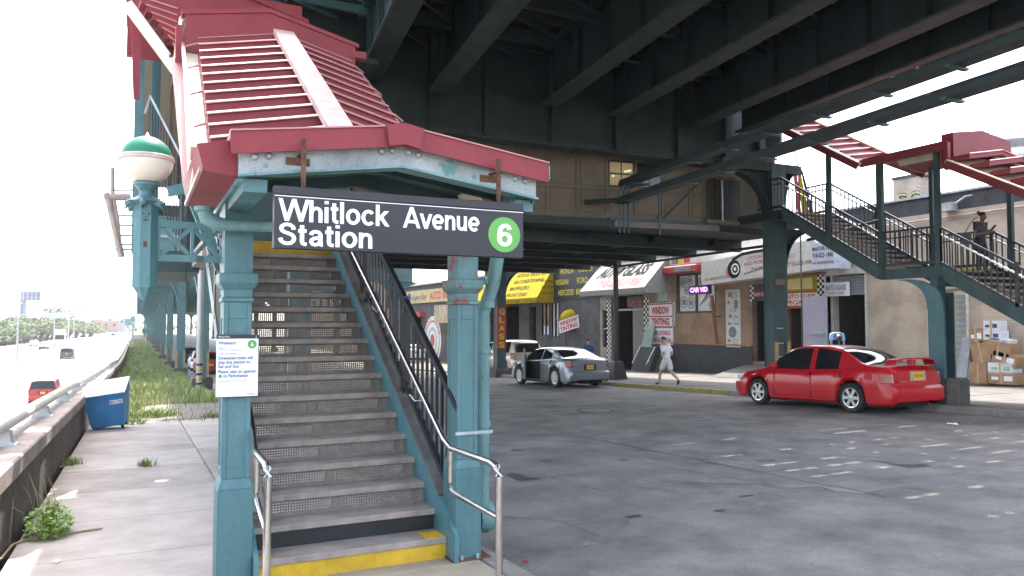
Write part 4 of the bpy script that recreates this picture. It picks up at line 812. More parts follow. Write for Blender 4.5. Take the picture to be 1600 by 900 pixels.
for a,b,c,d in((29.15,32.2,4.3,4.4),(29.15,29.3,2.48,4.3),(30.62,30.74,2.48,4.3),(32.05,32.2,2.48,4.3)): fb(a,b,c,d,-.05,.15).build('frame',BLACK,wn)
for y0,y1 in((29.3,30.62),(30.74,32.05)): 
    fb(y0,y1,2.48,4.3,-.12,.13).build('poster_pane',POSTER,wn)
def hexring(y,z,r,m,par,w=.05):
    mb=MB(); pts=[V((FXX+.115,y+r*math.cos(R(60*k)),z+r*math.sin(R(60*k)))) for k in range(6)]
    for k in range(6): mb.bar(pts[k],pts[(k+1)%6],w,.01,(1,0,0))
    return mb.build('printed_ring',m,par)
for y,z,r in((31.75,3.95,.25),(31.25,4.05,.24),(31.5,3.55,.2),(31.7,2.95,.3),(31.15,2.9,.28),(31.1,3.45,.22),(30.35,3.9,.25),(29.6,2.75,.2),(29.75,3.9,.2)): hexring(y,z,r,INKG,wn); disc((FXX+.118,y,z),*FX,r*.55,INKG,wn,'printed_dot')
for k in range(7): MB().bar((FXX+.115,30.5-k*.12,2.75+k*.06),(FXX+.115,29.9-k*.06,3.35+k*.08),.03,.01,(1,0,0)).build('printed_line',INKG,wn)
rl=thing('red_shutter_box','red roller shutter box over the poster window','shutter',(FXX,31.6,4.5)); fb(30.2,33.1,4.42,4.82,.35).build('box',REDP,rl,bevel=.05); fb(30.6,31.9,4.5,4.74,.36,-.35).build('panel',INKG,rl)
ls=thing('tyre_shop_sign','long white shop sign with a tyre picture above the garage opening','shop sign',(24.4,26,4)); sx=24.42
MB().prism([(22.4,4.02),(29.2,3.72),(29.2,4.78),(22.4,5.28)],'x',sx,sx+.08).build('face',WAWN,ls); MB().prism([(sx,4.02),(FXX,3.95),(FXX,5.2),(sx,5.28)],'y',22.32,22.4).build('return',WAWN,ls); MB().prism([(sx,3.74),(FXX,3.74),(FXX,4.76),(sx,4.76)],'y',29.2,29.26).build('return',WAWN,ls); MB().prism([(22.4,4.0),(29.2,3.70),(29.2,3.72),(22.4,4.02)],'x',sx,FXX).build('soffit',WAWN,ls); MB().prism([(22.4,5.22),(29.2,4.74),(29.2,4.78),(22.4,5.28)],'x',sx+.08,FXX).build('top',WAWN,ls)
B(24.2,25.1,21.2,22.3,4.0,5.05).build('side_panel',mat('pale_blue_panel',(.55,.6,.7),.5),ls)
for s_,z,h in(('MASTER CAR',4.75,.2),('718-825-1406',4.46,.26),('1141 WHITLOCK AVE',4.2,.15)): txt(s_,h,(24.19,22.25,z),*FX,INK,ls,1.0,bold=.01)
su=V((0,-1,.06)).normalized(); sv=V((0,0,1))
def ltx(s_,h,y,z,m,w,**k): txt(s_,h,(sx-.004,y,z),su,sv,m,ls,w,**k)
ltx('1141 WHITLOCK AVE',.2,29.05,3.86,INK,1.7); ltx("LEO'S AUTOSOUND",.24,26.15,4.66,REDL,2.3); ltx('AND MOBILE ELECTRONICS',.24,26.35,4.42,REDL,3.0); ltx('THE MASTER CAR AUDIO',.18,25.9,4.2,INK,2.3); ltx('TEL. 718-825-1406',.24,24.0,4.2,INK,1.5)
c_=(sx-.005,27.0,4.33); disc(c_,*FX,.42,INK,ls,'tyre_print'); disc((sx-.009,26.92,4.33),*FX,.26,LETT,ls,'tyre_print'); disc((sx-.013,26.92,4.33),*FX,.18,INK,ls,'tyre_print'); disc((sx-.017,26.92,4.33),*FX,.09,LETT,ls,'tyre_print'); disc((sx-.003,27.28,4.25),*FX,.28,mat('orange_print',(.6,.25,.1),.6),ls,'tyre_print')
mb=MB(); cv=[V((sx-.006,27.1,4.75)),V((sx-.006,26.5,4.97)),V((sx-.006,25.8,5.02)),V((sx-.006,25.0,5.04))]
for a,b in zip(cv,cv[1:]): mb.bar(a,b,.13,.006,(1,0,0))
mb.build('swoosh_print',INK,ls); mb=MB()
for k in range(12): y=26.35-k*.13; z=4.02+k*.02; mb.add([(sx-.006,y,z),(sx-.006,y-.09,z+.07),(sx-.006,y-.09,z+.13),(sx-.006,y,z+.06)],[(0,1,2,3)])
mb.build('tread_print',INK,ls)
ld=thing('led_sign','small black LED sign with glowing purple letters under the shop sign','LED sign',(24.6,29.4,3.4)); B(24.5,24.65,28.8,30.3,3.28,3.70).build('case',BLACK,ld); txt('CAR VID',.30,(24.495,30.2,3.39),*FX,emit('purple_led',(.55,.08,1),2.2),ld,1.28,bold=.02)
MB().bar((24.6,28.75,3.2),(24.9,28.75,.9),.12,.12).build('bracket_pole',mat('rust_brown_pole',(.24,.08,.04),.6),ld); MB().bar((24.75,28.75,2.2),(25.15,28.75,2.2),.06,.06).build('stay',RUST,ld)
po=thing('parts_poster','tall pale poster of car parts on the brown brick beside the doorway','poster',(25.15,27.95,.7)); fb(27.45,28.4,.75,3.45,.05).build('board',POSTER,po)
q=random.Random(5); 
for k,(y,z,a,b) in enumerate([(28.1,3.2,.12,.1),(27.8,3.15,.15,.08),(28.2,2.85,.08,.2),(27.7,2.75,.12,.2),(27.9,2.5,.2,.07),(28.1,2.2,.1,.12),(27.7,2.0,.14,.2),(28.15,1.85,.12,.05),(27.95,1.45,.36,.26),(28.2,1.05,.1,.06),(27.75,1.0,.15,.12)]):
    if k%3==2: disc((FXX-.054,y,z),*FX,min(a,b),INKG,po,'printed_part')
    else:
        fb(y-a,y+a,z-b,z+b,.054,-.05).build('printed_part',INKG,po)
        if a>.13: fb(y-a*.75,y+a*.75,z-b*.7,z+b*.7,.057,-.054).build('printed_part',POSTER,po)
for z in(3.3,.85): fb(27.6,28.3,z,z+.03,.054,-.05).build('printed_line',INKG,po)
for i,(y,l,m) in enumerate(((25.95,'small black and red banner over the doorway',REDP),)):
    bn=thing('door_banner',l,'banner',(25.1,25.9,3.2)); fb(25.0,26.75,2.85,3.6,.1).build('cloth',BLKP,bn); fb(25.0,26.5,3.05,3.3,.104,-.1).build('stripe',REDP,bn); txt('RIM REPAIR',.17,(FXX-.108,26.45,3.1),*FX,LETT,bn,1.2)
def check(par,y0,y1,z0,z1,o,n=2):
    s=(y1-y0)/n; fb(y0,y1,z0,z1,o).build('white_strip',WHITE,par); mb=MB(); k=0
    while z0+k*s<z1-.02:
        for j in range(n):
            if (k+j)%2==0: mb.box(FXX-o-.004,FXX-o,y0+j*s,y0+(j+1)*s,z0+k*s,min(z1,z0+(k+1)*s))
        k+=1
    mb.build('black_checks',INK,par)
check(b2,26.5,26.72,2.85,3.6,.11)
gb=thing('specialists_banner','yellow red and white checkered banner hung in the garage opening','banner',(25,23.9,3.2)); fb(22.85,24.75,3.2,3.85,.12).build('yellow_cloth',YAWN,gb); fb(22.85,24.75,2.6,3.2,.12).build('white_cloth',WHITE,gb); fb(22.85,24.75,2.50,2.62,.124).build('red_border',REDP,gb); fb(22.85,24.75,3.14,3.22,.124).build('red_border',REDP,gb)
txt('AUTO GLASS',.24,(FXX-.128,24.65,2.92),*FX,REDL,gb,1.7,bold=.03); txt('SPECIALISTS',.24,(FXX-.128,24.65,2.67),*FX,REDL,gb,1.7,bold=.03); check(gb,22.5,22.85,2.6,3.85,.12,3); fb(23.1,24.6,3.3,3.75,.124,-.12).build('faded_print',mat('pale_yellow_print',(.7,.6,.25),.6),gb)
ag=thing('glass_sign','small blue and white auto glass sign beside the checkered banner','sign',(25,22.3,3)); fb(21.35,22.45,2.95,3.5,.16).build('panel',PAPER,ag); txt('AUTO GLASS',.26,(FXX-.164,22.4,3.2),*FX,mat('blue_lettering',(.05,.12,.45),.6),ag,1.0,bold=.02); txt('718-825-1406',.16,(FXX-.164,22.4,3.02),*FX,REDL,ag,.9)
dl=thing('grey_door_leaf','open lavender grey steel door leaf beside the garage opening','door',(24.6,22.4,.3)); B(24.45,24.52,21.85,23.05,.3,2.95).build('leaf',LAV,dl); B(24.40,24.45,21.95,22.7,1.45,1.52).build('push_bar',GALV,dl)
gc=thing('green_bin','small green bin inside the garage opening','bin',(25.6,23.1,.5)); MB().hexa([(25.3,22.75,.45),(25.8,22.75,.45),(25.8,23.4,.45),(25.3,23.4,.45),(25.25,22.7,1.2),(25.85,22.7,1.2),(25.85,23.45,1.2),(25.25,23.45,1.2)]).build('bin_body',mat('bin_green',(.12,.25,.05),.6),gc); B(25.22,25.88,22.66,23.48,1.2,1.27).build('rim',mat('bin_green',(.12,.25,.05)),gc)
sr=thing('step_railing','grey tube railing by the garage step','railing',(24.2,21,.2)); MB().tube([(24.0,22.4,.1),(24.0,22.4,.95),(24.0,20.8,.95),(24.0,19.9,.45),(24.0,19.9,.0)],.03,8).tube([(24.0,21.2,.1),(24.0,21.2,.95)],.03,8).build('tube',GALV,sr,True)
# -- window tinting / auto glass shop
b3=thing('tinting_shop','grey tan brick shop front with checkered door jambs and white awning','building',(FXX,36,0))
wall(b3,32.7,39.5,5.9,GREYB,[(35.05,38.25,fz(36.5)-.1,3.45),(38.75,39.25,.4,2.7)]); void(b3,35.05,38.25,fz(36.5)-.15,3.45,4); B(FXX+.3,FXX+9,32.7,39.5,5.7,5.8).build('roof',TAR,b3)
check(b3,34.55,35.0,-.75,3.3,.04,3); check(b3,38.3,38.7,-.75,3.3,.04,3)
B(FXX+.35,FXX+.45,35.05,36.6,-.8,3.0).build('door',mat('pale_grey_door',(.24,.23,.21),.6),b3); B(FXX+.2,FXX+.3,35.05,38.25,2.6,2.7).build('transom',FRAMEW,b3); op=fb(35.2,36.8,2.75,3.4,-.1,.2).build('open_sign_board',BLACK,b3); txt('SALE',.35,(FXX+.09,36.7,2.9),*FX,REDL,op,1.3,bold=.03)
wn=fb(38.75,39.25,.4,2.7,-.15,.2).build('window',GLASS,b3)
for z in(.35,1.5,2.65): fb(38.7,39.3,z,z+.08,-.02,.1).build('frame',GALV,wn)
WAW2=mat('soiled_white_awning',(.30,.295,.285),.95,spec=.1,var=.12,bump=.05)
an=thing('auto_glass_awning','white sloped awning with AUTO GLASS in black and a red phone number','awning',(24.6,35.5,3.6))
def awning(t,y0,y1,x1,z0,z1,zt,m,val=.3):
    MB().prism([(FXX,zt),(x1,z1),(x1,z1-.06),(FXX,zt-.06)],'y',y0,y1).build('canopy',m,t); MB().prism([(x1-.01,z0),(x1+.02,z0),(x1+.02,z1),(x1-.01,z1)],'y',y0,y1).build('valance',m,t)
    for y in(y0,y1-.03): MB().prism([(FXX,zt-.06),(x1,z1-.06),(x1,z0),(FXX,z0)],'y',y,y+.03).build('cheek',m,t)
awning(an,32.9,39.4,23.7,3.45,3.75,5.35,WAW2)
def slope(t,s_,h,y,f,x1,z1,zt,m,w,**k):
    u=V((FXX-x1,0,zt-z1)).normalized(); o=V((x1,y,z1))+u*f+V((0,0,.0)); nn=V((0,-1,0)).cross(u); txt(s_,h,o+nn*.012,(0,-1,0),u,m,t,w,**k)
slope(an,'AUTO GLASS',1.1,38.7,1.05,23.7,3.75,5.35,INK,5.0,bold=.05,shear=.3); slope(an,'718-825-1406',.85,37.9,.2,23.7,3.75,5.35,REDL,4.2,bold=.025,shear=.25)
ts=thing('tinting_sign_board','red and white window tinting wall panel with checker edges','sign',(25.1,33.5,1)); fb(32.45,34.45,.75,2.95,.06).build('panel',PAPER,ts)
for z,a in((2.86,.07),(2.2,.07),(1.62,.09)): fb(32.45,34.45,z,z+a,.064,-.06).build('red_band',REDP,ts)
txt('WINDOW',.55,(FXX-.066,34.25,2.36),*FX,REDL,ts,1.55,bold=.04); txt('TINTING',.5,(FXX-.066,34.25,1.78),*FX,REDL,ts,1.55,bold=.04); txt('CAR STEREO',.3,(FXX-.066,34.2,1.25),*FX,REDL,ts,1.6,bold=.03); txt('INSTALLATION',.3,(FXX-.066,34.2,.88),*FX,REDL,ts,1.6,bold=.03)
check(ts,32.3,32.48,1.7,2.95,.06); fb(32.9,33.7,3.05,3.6,.05).build('oval_sign',mat('pale_aqua_sign',(.4,.55,.5),.6),ts)
for y,z in((34.3,2.4),(38.9,2.9)): pass
bs=thing('leaning_board','black glossy stove panel leaning beside the checkered door','panel',(24.6,33.9,-.6)); MB().hexa([(24.2,33.3,-.68),(24.5,33.2,-.68),(24.5,34.8,-.68),(24.2,34.9,-.68),(24.6,33.1,.6),(24.9,33.0,.6),(24.9,34.6,.6),(24.6,34.7,.6)]).build('panel',BLACK,bs); MB().bar((24.14,34.7,-.3),(24.55,34.5,.62),.05,.05).bar((24.14,33.4,-.3),(24.55,33.2,.62),.05,.05).build('trim',STEEL,bs)
gp=thing('leaning_glass','greenish glass pane leaning against the tinting panel','glass pane',(24.9,34.3,0)); MB().hexa([(24.6,33.6,.6),(24.63,33.6,.6),(24.63,34.5,.6),(24.6,34.5,.6),(25.05,33.9,1.75),(25.08,33.9,1.75),(25.08,34.6,1.75),(25.05,34.6,1.75)]).build('pane',mat('pale_green_glass',(.3,.42,.36),.15),gp)
# tilted hanging sign
hs=thing('tinting_sign','tilted red and white WINDOW TINTING sign on a pole behind the silver car','sign',(22.5,37.3,1)); a=at(874,517,X=22.5); b=at(904,507,X=22.5); r=(b-a); L_=r.length; r=r.normalized(); u=V((1,0,0)).cross(r).normalized(); u=u if u.z>0 else -u
nn=r.cross(u); a=a-u*.15; 
MB().add([a,a+r*L_,a+r*L_+u*.72,a+u*.72]+[p+nn*-.03 for p in(a,a+r*L_,a+r*L_+u*.72,a+u*.72)],[(0,1,2,3),(7,6,5,4),(0,4,5,1),(1,5,6,2),(2,6,7,3),(3,7,4,0)]).build('panel',PAPER,hs); txt('WINDOW',.34,a+r*.08+u*.4+nn*.003,r,u,REDL,hs,L_-.16,bold=.04); txt('TINTING',.34,a+r*.08+u*.08+nn*.003,r,u,REDL,hs,L_-.16,bold=.04); MB().bar(a+u*.74-r*.15,a+r*L_+u*.76,.03,.03).build('rod',BLACK,hs)
MB().tube([a+r*.6-nn*.1+V((0,0,-2.0)),a+r*.6-nn*.1+u*.5],.03,6).build('pole',BLACK,hs)
# -- charcoal brick repair shop
b4=thing('charcoal_brick_shop','charcoal brick repair shop with black name board and boarded windows','building',(FXX,48,0))
wall(b4,39.5,56.8,6.3,DARKB,[(44.6,45.5,.9,3.2),(45.9,46.9,1.1,3.3),(47.8,48.8,-1.0,3.0),(50.5,55.5,-1.2,3.2)]); void(b4,50.5,55.5,-1.25,3.2,5); void(b4,47.8,48.8,-1.2,3.0,2); B(FXX+.3,FXX+9,39.5,56.8,6.1,6.2).build('roof',TAR,b4)
fb(39.5,45.15,3.45,6.1,.06).build('name_board',BLKP,b4)
for s_,y,z,w in(('HONDA',44.2,5.1,1.7),('DODGE',41.9,5.1,1.7),('NISSAN',44.9,4.4,1.7),('FORD',42.1,4.4,1.3),('MERCEDES',44.5,3.7,2.0),('BENZ',42.2,3.7,1.4)): txt(s_,.5,(FXX-.064,y,z),*FX,YELL,b4,w,bold=.02)
for y0,y1,m in((44.6,45.5,PAPER),(45.9,46.9,CARD)):
    w=fb(y0,y1,1.0,3.2,-.1,.2).build('window',m,b4)
    for a,b,c,d in((y0-.08,y1+.08,3.2,3.3),(y0-.08,y0,.9,3.2),(y1,y1+.08,.9,3.2),(y0-.08,y1+.08,.85,.95),((y0+y1)/2-.05,(y0+y1)/2+.05,.95,3.2)): fb(a,b,c,d,.03,.1).build('frame',BLACK,w)
fb(46.0,46.5,2.2,3.1,-.08,.2).build('picture_board',mat('orange_photo_print',(.5,.35,.2),.6,var=.4,scale=9),b4); fb(46.0,46.8,1.1,1.7,-.07,.2).build('white_notice',PAPER,b4)
da=thing('dome_awning','small yellow dome awning over a box on the charcoal wall','awning',(25,40.7,2.2)); mb=MB(); mb.lathe([(.7*math.cos(R(t)),.62*math.sin(R(t))) for t in range(0,91,10)],(25.2,43.0,2.15),24); mb.v=[V((min(p.x,25.21),p.y,p.z)) for p in mb.v]; mb.build('dome',YAWN,da,True); fb(42.25,43.75,2.08,2.16,.7).build('rim',YAWN,da); fb(42.4,43.6,1.4,1.95,.4).build('box',BLKP,da)
yb=thing('yellow_awning','yellow awning lettered AIR CONDITIONING MUFFLERS FRONT END','awning',(24.5,47.5,3.3)); awning(yb,45.2,51.6,23.9,3.25,3.6,5.75,YAWN)
for i,s_ in enumerate(('FRONT END','MUFFLERS','AIR CONDITIONING','AUTO & TRUCK REPAIR')): slope(yb,s_,.42,50.2,.16+i*.56,23.9,3.6,5.75,INK,(3.2,3.0,4.6,5.4)[i],bold=.01)
txt('TEL 718-542-5000   718-542-5001',.26,(23.885,51.2,3.31),*FX,INK,yb,6.5); 
for z,s_ in((4.6,'TRANSM.'),(4.2,'ENGINE REPAIR'),(3.8,'OPEN 7 DAYS')): txt(s_,.25,(24.2,45.19,z),*RX,INK,yb,.9)
ya=thing('second_yellow_awning','second yellow awning further along the charcoal shop','awning',(24.5,54.5,3)); awning(ya,52.0,56.6,24.0,3.1,3.5,5.6,YAWN); txt('BRAKES TUNE UP',.26,(23.985,56,3.2),*FX,INK,ya,3.6)
gs=thing('glass_column_sign','tall red sign with yellow vertical letters GLASS on the viaduct column','sign',(16.5,35.7,1.6)); a=at(777,545,Y=35.5); b=at(791,479,Y=35.5); B(a.x,b.x,35.5,35.56,a.z,b.z).build('panel',REDP,gs); hh=(b.z-a.z)/5.1
for i,ch in enumerate('GLASS'): txt(ch,hh*.95,((a.x+b.x)/2,35.497,b.z-(i+1)*hh+.02),*RX,YELL,gs,(b.x-a.x)*.62,bold=.04,align='CENTER')
# -- body shop
b5=thing('body_shop','dark body shop with faded yellow sign board and round mural','building',(FXX,68,0))
wall(b5,57,80,5.6,DARKB,[(58.5,60.2,-1.6,2.6),(61,63.6,-1.6,2.6),(72,75,-1.8,2.6)],zb=-2.4); void(b5,58.5,63.6,-1.7,2.6,4); void(b5,72,75,-1.8,2.6,4); fb(57,80,5.6,5.75,.2,.3).build('cornice',FRAMEW,b5)
fb(60.5,76.2,3.85,5.1,.15).build('sign_board',mat('faded_yellow_board',(.5,.42,.2),.6,var=.2,scale=2),b5); txt('Super Star',.75,(FXX-.155,74.3,4.2),*FX,NAVY,b5,4.3,shear=.3); txt('AUTO BODY',.95,(FXX-.155,69.2,4.15),*FX,REDL,b5,6.5,bold=.03); disc((FXX-.156,75.3,4.45),*FX,.5,NAVY,b5,'painted_head')
fb(62.0,66.2,1.9,3.5,.8,0).build('small_awning',mat('tarnished_awning',(.5,.42,.28),.4,var=.3,scale=2),b5); fb(71,73.4,2.5,3.0,.5).build('red_hood',REDP,b5)
md=at(676,522,X=FXX)
for rr_,m in((2.3,POSTER),(1.9,REDP),(1.75,POSTER),(1.25,mat('sky_blue_print',(.2,.4,.55),.6)),(.95,POSTER),(.6,REDP)): disc((FXX-.01-(2.4-rr_)*.004,md.y,md.z-.6),*FX,rr_,m,b5,'mural_ring')
for k,ch in enumerate('BODY SHOP'): a=R(160-k*17.5); txt(ch,.62,(FXX-.03,md.y-2.08*math.cos(a)+0,md.z-.6+2.0*math.sin(a)-.2),*FX,REDL,b5,.32,align='CENTER')
b6=thing('far_shop_row','plain two storey brick building at the far end of the street','building',(FXX,100,0)); wall(b6,80.2,130,8,BROWNB,[(82+i*5,84+i*5,3.5,5.5) for i in range(9)],zb=-3)
for i in range(9): fb(82+i*5,84+i*5,3.5,5.5,-.2,.25).build('window',GLASS,b6)
# ================= VEHICLES
def lerp_pts(pts,y):
    if y<=pts[0][0]: return pts[0][1]
    for (a,b),(c,d) in zip(pts,pts[1:]):
        if y<=c: t=(y-a)/(c-a); t=t*t*(3-2*t)*.5+t*.5; return b+(d-b)*t
    return pts[-1][1]
def carpaint(name,col,metal=0.0,rough=.28): return mat(name,col,rough,metal=metal,var=.04,scale=1.5,bump=0,coat=.35,spec=.35)
def car(name,label,cat,P,paint,loc,rotz=0,group=None,detail=True):
    """P: L W axles(front,rear y) r top[(y,z)] roof[(y,z)] win[(y0,y1)...] ; nose toward +y, centre at the origin"""
    t=thing(name,label,cat,(0,0,0),group); L,W,r=P['L'],P['W'],P['r']; hw=W/2; y0,y1=-L/2,L/2; N=72 if detail else 36
    ra=r*1.18; st=[y0+(y1-y0)*i/N for i in range(N+1)]; ring=[]; sill=P.get('sill',.2)
    for y in st:
        e=min(1,max(0,(y1-y)/.55)); f=min(1,max(0,(y-y0)/.45)); pl=hw*(1-.22*(1-e)**2.2)*(1-.14*(1-f)**2.4)
        zl=sill+.10*max(0,1-min(e,f)*3)
        for a in P['ax']:
            if abs(y-a)<ra: zl=max(zl,r+math.sqrt(ra*ra-(y-a)**2)*.98)
        zt=lerp_pts(P['top'],y); zs=zt-.05; zm=sill+(zt-sill)*.52
        zl=min(zl,zt-.12); flare=.02 if any(abs(y-a)<ra*1.15 for a in P['ax']) else 0
        q=[(pl*.93,zl),(pl*.985+flare,zl+.05),(pl+flare,max(.58 if min(y-y0,y1-y)<.34 else zm-.02,zl+.07)),(pl*.985,max(.65 if min(y-y0,y1-y)<.34 and zs-.13>.66 else zs-.13,zl+.09)),(pl*.955,zs-.03),(pl*.88,zt-.004),(pl*.5,zt+.022),(0,zt+.03)]
        def yo(k):
            w=(.9,1,1,.05,0,0,0,0)[k]; d0=max(0,1-(y-y0)/.32); d1=max(0,1-(y1-y)/.32); return y+w*(.10*d1**.8-.09*d0**.8)
        ring.append([(x,yo(k),z) for k,(x,z) in enumerate(q)]+[(-x,yo(7-j-1),z) for j,(x,z) in enumerate(q[-2::-1])])
    mb=MB(); n=len(ring[0])
    for k in ring: mb.v+=[V(p) for p in k]
    for i in range(N):
        for k in range(n-1): mb.f.append([i*n+k,i*n+k+1,(i+1)*n+k+1,(i+1)*n+k])
    for i in(0,N):
        for k in range(n//2): mb.f.append([i*n+k,i*n+k+1,i*n+n-2-k,i*n+n-1-k] if k<n//2-1 else [i*n+k,i*n+k+1,i*n+n-1-k])
    body=mb.build('body',paint,t,True)
    ub=MB()
    ys=[y0+.12,P['ax'][1]-ra,P['ax'][1]+ra,P['ax'][0]-ra,P['ax'][0]+ra,y1-.15]
    for a,b in((0,1),(2,3),(4,5)): ub.box(-hw*(.88 if a==2 else .7),hw*(.88 if a==2 else .7),ys[a]+(.1 if a==0 else 0),ys[b]-(.15 if a==4 else 0),sill-.04,sill+.28)
    ub.box(-hw*.55,hw*.55,y0+.2,y1-.25,sill+.02,min(z for y,z in P['top'])-.12)
    ub.build('underbody',DKI,t)
    # greenhouse
    R0=P['roof']; g0,g1=R0[0][0],R0[-1][0]; M=40; S=[g0+(g1-g0)*i/M for i in range(M+1)]; gr=[]
    wb=hw*.90; wr=hw*P.get('tumble',.70)
    for y in S:
        zb=lerp_pts(P['top'],y)-.01; zr_=max(lerp_pts(R0,y),zb+.005); h=(zr_-zb)/(P['H']-zb); w=wb+(wr-wb)*min(1,h)
        gr.append([(wb,y,zb),(wb+(w-wb)*.55,y,zb+(zr_-zb)*.55),(w+.0,y,zb+(zr_-zb)*.9),(w*.9,y,zr_-.003),(w*.5,y,zr_+.018),(0,y,zr_+.025),(-w*.5,y,zr_+.018),(-w*.9,y,zr_-.003),(-w,y,zb+(zr_-zb)*.9),(-(wb+(w-wb)*.55),y,zb+(zr_-zb)*.55),(-wb,y,zb)])
    A=MB(); G=MB(); 
    for m in(A,G):
        for k in gr: m.v+=[V(p) for p in k]
    rf=P['rooft']  # y range of the solid roof
    for i in range(M):
        y=(S[i]+S[i+1])/2
        for k in range(10):
            f=[i*11+k,i*11+k+1,(i+1)*11+k+1,(i+1)*11+k]
            if k in(0,1,8,9): gl=any(a<y<b for a,b in P['win'])
            elif k in(2,7): gl=False
            else: gl=not(rf[0]<y<rf[1])
            (G if gl else A).f.append(f)
    A.build('roof',paint,t,True); G.build('glass',CARG,t,True)
    # wheels
    for s in(-1,1):
        for a in P['ax']:
            w=thing_wheel(t,s*(hw-.11),a,r,P.get('spokes',6),detail)
    # lamps, plates, seams, mirrors, handles
    zt0=lerp_pts(P['top'],y0+.05); zt1=lerp_pts(P['top'],y1-.1)
    bz=sill+.12
    for s in(-1,1):
        tl=P['tail']; x0,x1,za,zb_=tl; mb=MB(); 
        xa,xb=s*hw*x0,s*hw*x1; k_=lambda x:max(-.885*hw,min(.885*hw,x)); mb.hexa([(k_(min(xa,xb)),y0-.012,za),(k_(max(xa,xb)),y0-.012,za),(max(xa,xb),y0+.26,za),(min(xa,xb),y0+.26,za),(k_(min(xa,xb)),y0+.02,zb_),(k_(max(xa,xb)),y0+.02,zb_),(max(xa,xb),y0+.28,zb_),(min(xa,xb),y0+.28,zb_)]); mb.build('tail_lamp',TAIL,t,bevel=.015)
        zf=P['head']; B(min(s*hw*.55,s*hw*.9),max(s*hw*.55,s*hw*.9),y1-.34,y1-.07,zf-.06,zf+.05).build('head_lamp',HEADL,t,bevel=.02)
        if detail:
            my=P['win'][0][1]-.12; B(s*hw*.97 if s>0 else -hw*1.13,s*hw*1.13 if s>0 else -hw*.97,my-.06,my+.08,lerp_pts(P['top'],my)+.0,lerp_pts(P['top'],my)+.14).build('mirror',paint,t,bevel=.03)
            for a,b in P.get('doors',()):
                sm=MB()
                for y in(a,b): zt_=lerp_pts(P['top'],y); sm.box(s*hw*.945-.06 if s>0 else -hw*1.003,s*hw*1.003 if s>0 else -hw*.945+.06,y-.006,y+.006,sill+.12,zt_-.07)
                sm.box(s*hw*.945-.06 if s>0 else -hw*1.0,s*hw*1.0 if s>0 else -hw*.945+.06,a,b,sill+.10,sill+.112)
                sm.build('door_seam',DKI,t); zt_=lerp_pts(P['top'],(a+b)/2); B(s*hw*.99 if s>0 else -hw*1.012,s*hw*1.012 if s>0 else -hw*.99,a+.06,a+.22,zt_-.2,zt_-.165).build('door_handle',paint,t)
            B(s*hw*1.0 if s>0 else -hw*1.012,s*hw*1.012 if s>0 else -hw*1.0,P['ax'][1]+ra,P['ax'][0]-ra,sill+.27,sill+.30).build('side_moulding',paint,t)
    pz=P['plate']; pl=B(-.16,.16,y0-.03,y0-.015,pz,pz+.16).build('plate',PLT,t); 
    if detail: txt('FHK 2174',.1,(-.13,y0-.033,pz+.045),*RX,INK,pl,.26)
    B(-.26,.26,y0-.016,y0+.1,pz-.03,pz+.19).build('plate_recess',STEEL if P.get('chrome') else DKI,t)
    return t
def thing_wheel(t,x,y,r,sp,detail):
    sx=1 if x>0 else -1; w=MB().lathe([(r*.66,-.10),(r*.92,-.105),(r,-.075),(r,.075),(r*.92,.105),(r*.66,.10)],(x,y,r),28,'x',False).build('wheel',RUB,t,True)
    rm=MB().lathe([(r*.67,sx*.10),(r*.62,sx*.075),(r*.60,sx*.02),(0,sx*.02)],(x,y,r),24,'x',False); rm.build('rim_barrel',DKI,w,True)
    m=MB().lathe([(r*.68,sx*.104),(r*.60,sx*.10),(r*.60,sx*.06),(r*.68,sx*.07)],(x,y,r),24,'x',False).lathe([(.0,sx*.10),(r*.16,sx*.095),(r*.2,sx*.06),(0,sx*.05)],(x,y,r),12,'x')
    for k in range(sp):
        a=2*math.pi*k/sp; d=V((0,math.cos(a),math.sin(a))); n=V((0,-math.sin(a),math.cos(a))); c=V((x+sx*.085,y,r))
        m.hexa([c+d*r*.12-n*r*.09+V((-.02,0,0)),c+d*r*.12+n*r*.09+V((-.02,0,0)),c+d*r*.64+n*r*.13+V((-.02,0,0)),c+d*r*.64-n*r*.13+V((-.02,0,0)),c+d*r*.12-n*r*.08+V((.012*sx,0,0)),c+d*r*.12+n*r*.08+V((.012*sx,0,0)),c+d*r*.64+n*r*.11+V((.012*sx,0,0)),c+d*r*.64-n*r*.11+V((.012*sx,0,0))])
    m.build('rim',RIM,w); return w
def park(t,x,y,z,rz=0,tilt=True): t.location=(x,y,z); t.rotation_euler=(-math.atan(.03) if tilt else 0,0,R(rz))
RX_=lambda x,y:road(x,y)
# red sedan
SED=dict(L=5.0,W=1.82,H=1.55,r=.345,ax=(1.55,-1.43),sill=.2,top=[(-2.5,.95),(-2.35,1.06),(-1.75,1.10),(-1.2,1.02),(0,.98),(.95,.99),(1.3,.98),(2.1,.86),(2.4,.72),(2.5,.58)],roof=[(-1.85,1.10),(-1.0,1.46),(-.5,1.54),(.1,1.55),(.45,1.50),(1.35,.99)],rooft=(-.88,.36),win=[(-.20,.98),(-1.05,-.30)],doors=[(-.25,.95),(-1.15,-.25)],tail=(.62,1.0,.70,.93),head=.72,plate=.78,chrome=True,spokes=6)
REDC=carpaint('red_car_paint',(.45,.006,.014),0)
rc=car('parked_car','shiny red four door sedan with rear spoiler parked at the kerb','car',SED,REDC,(0,0,0))
hw=.91
sp=MB(); cv=[(-.68,1.10),(-.62,1.20),(-.4,1.235),(.4,1.235),(.62,1.20),(.68,1.10)]
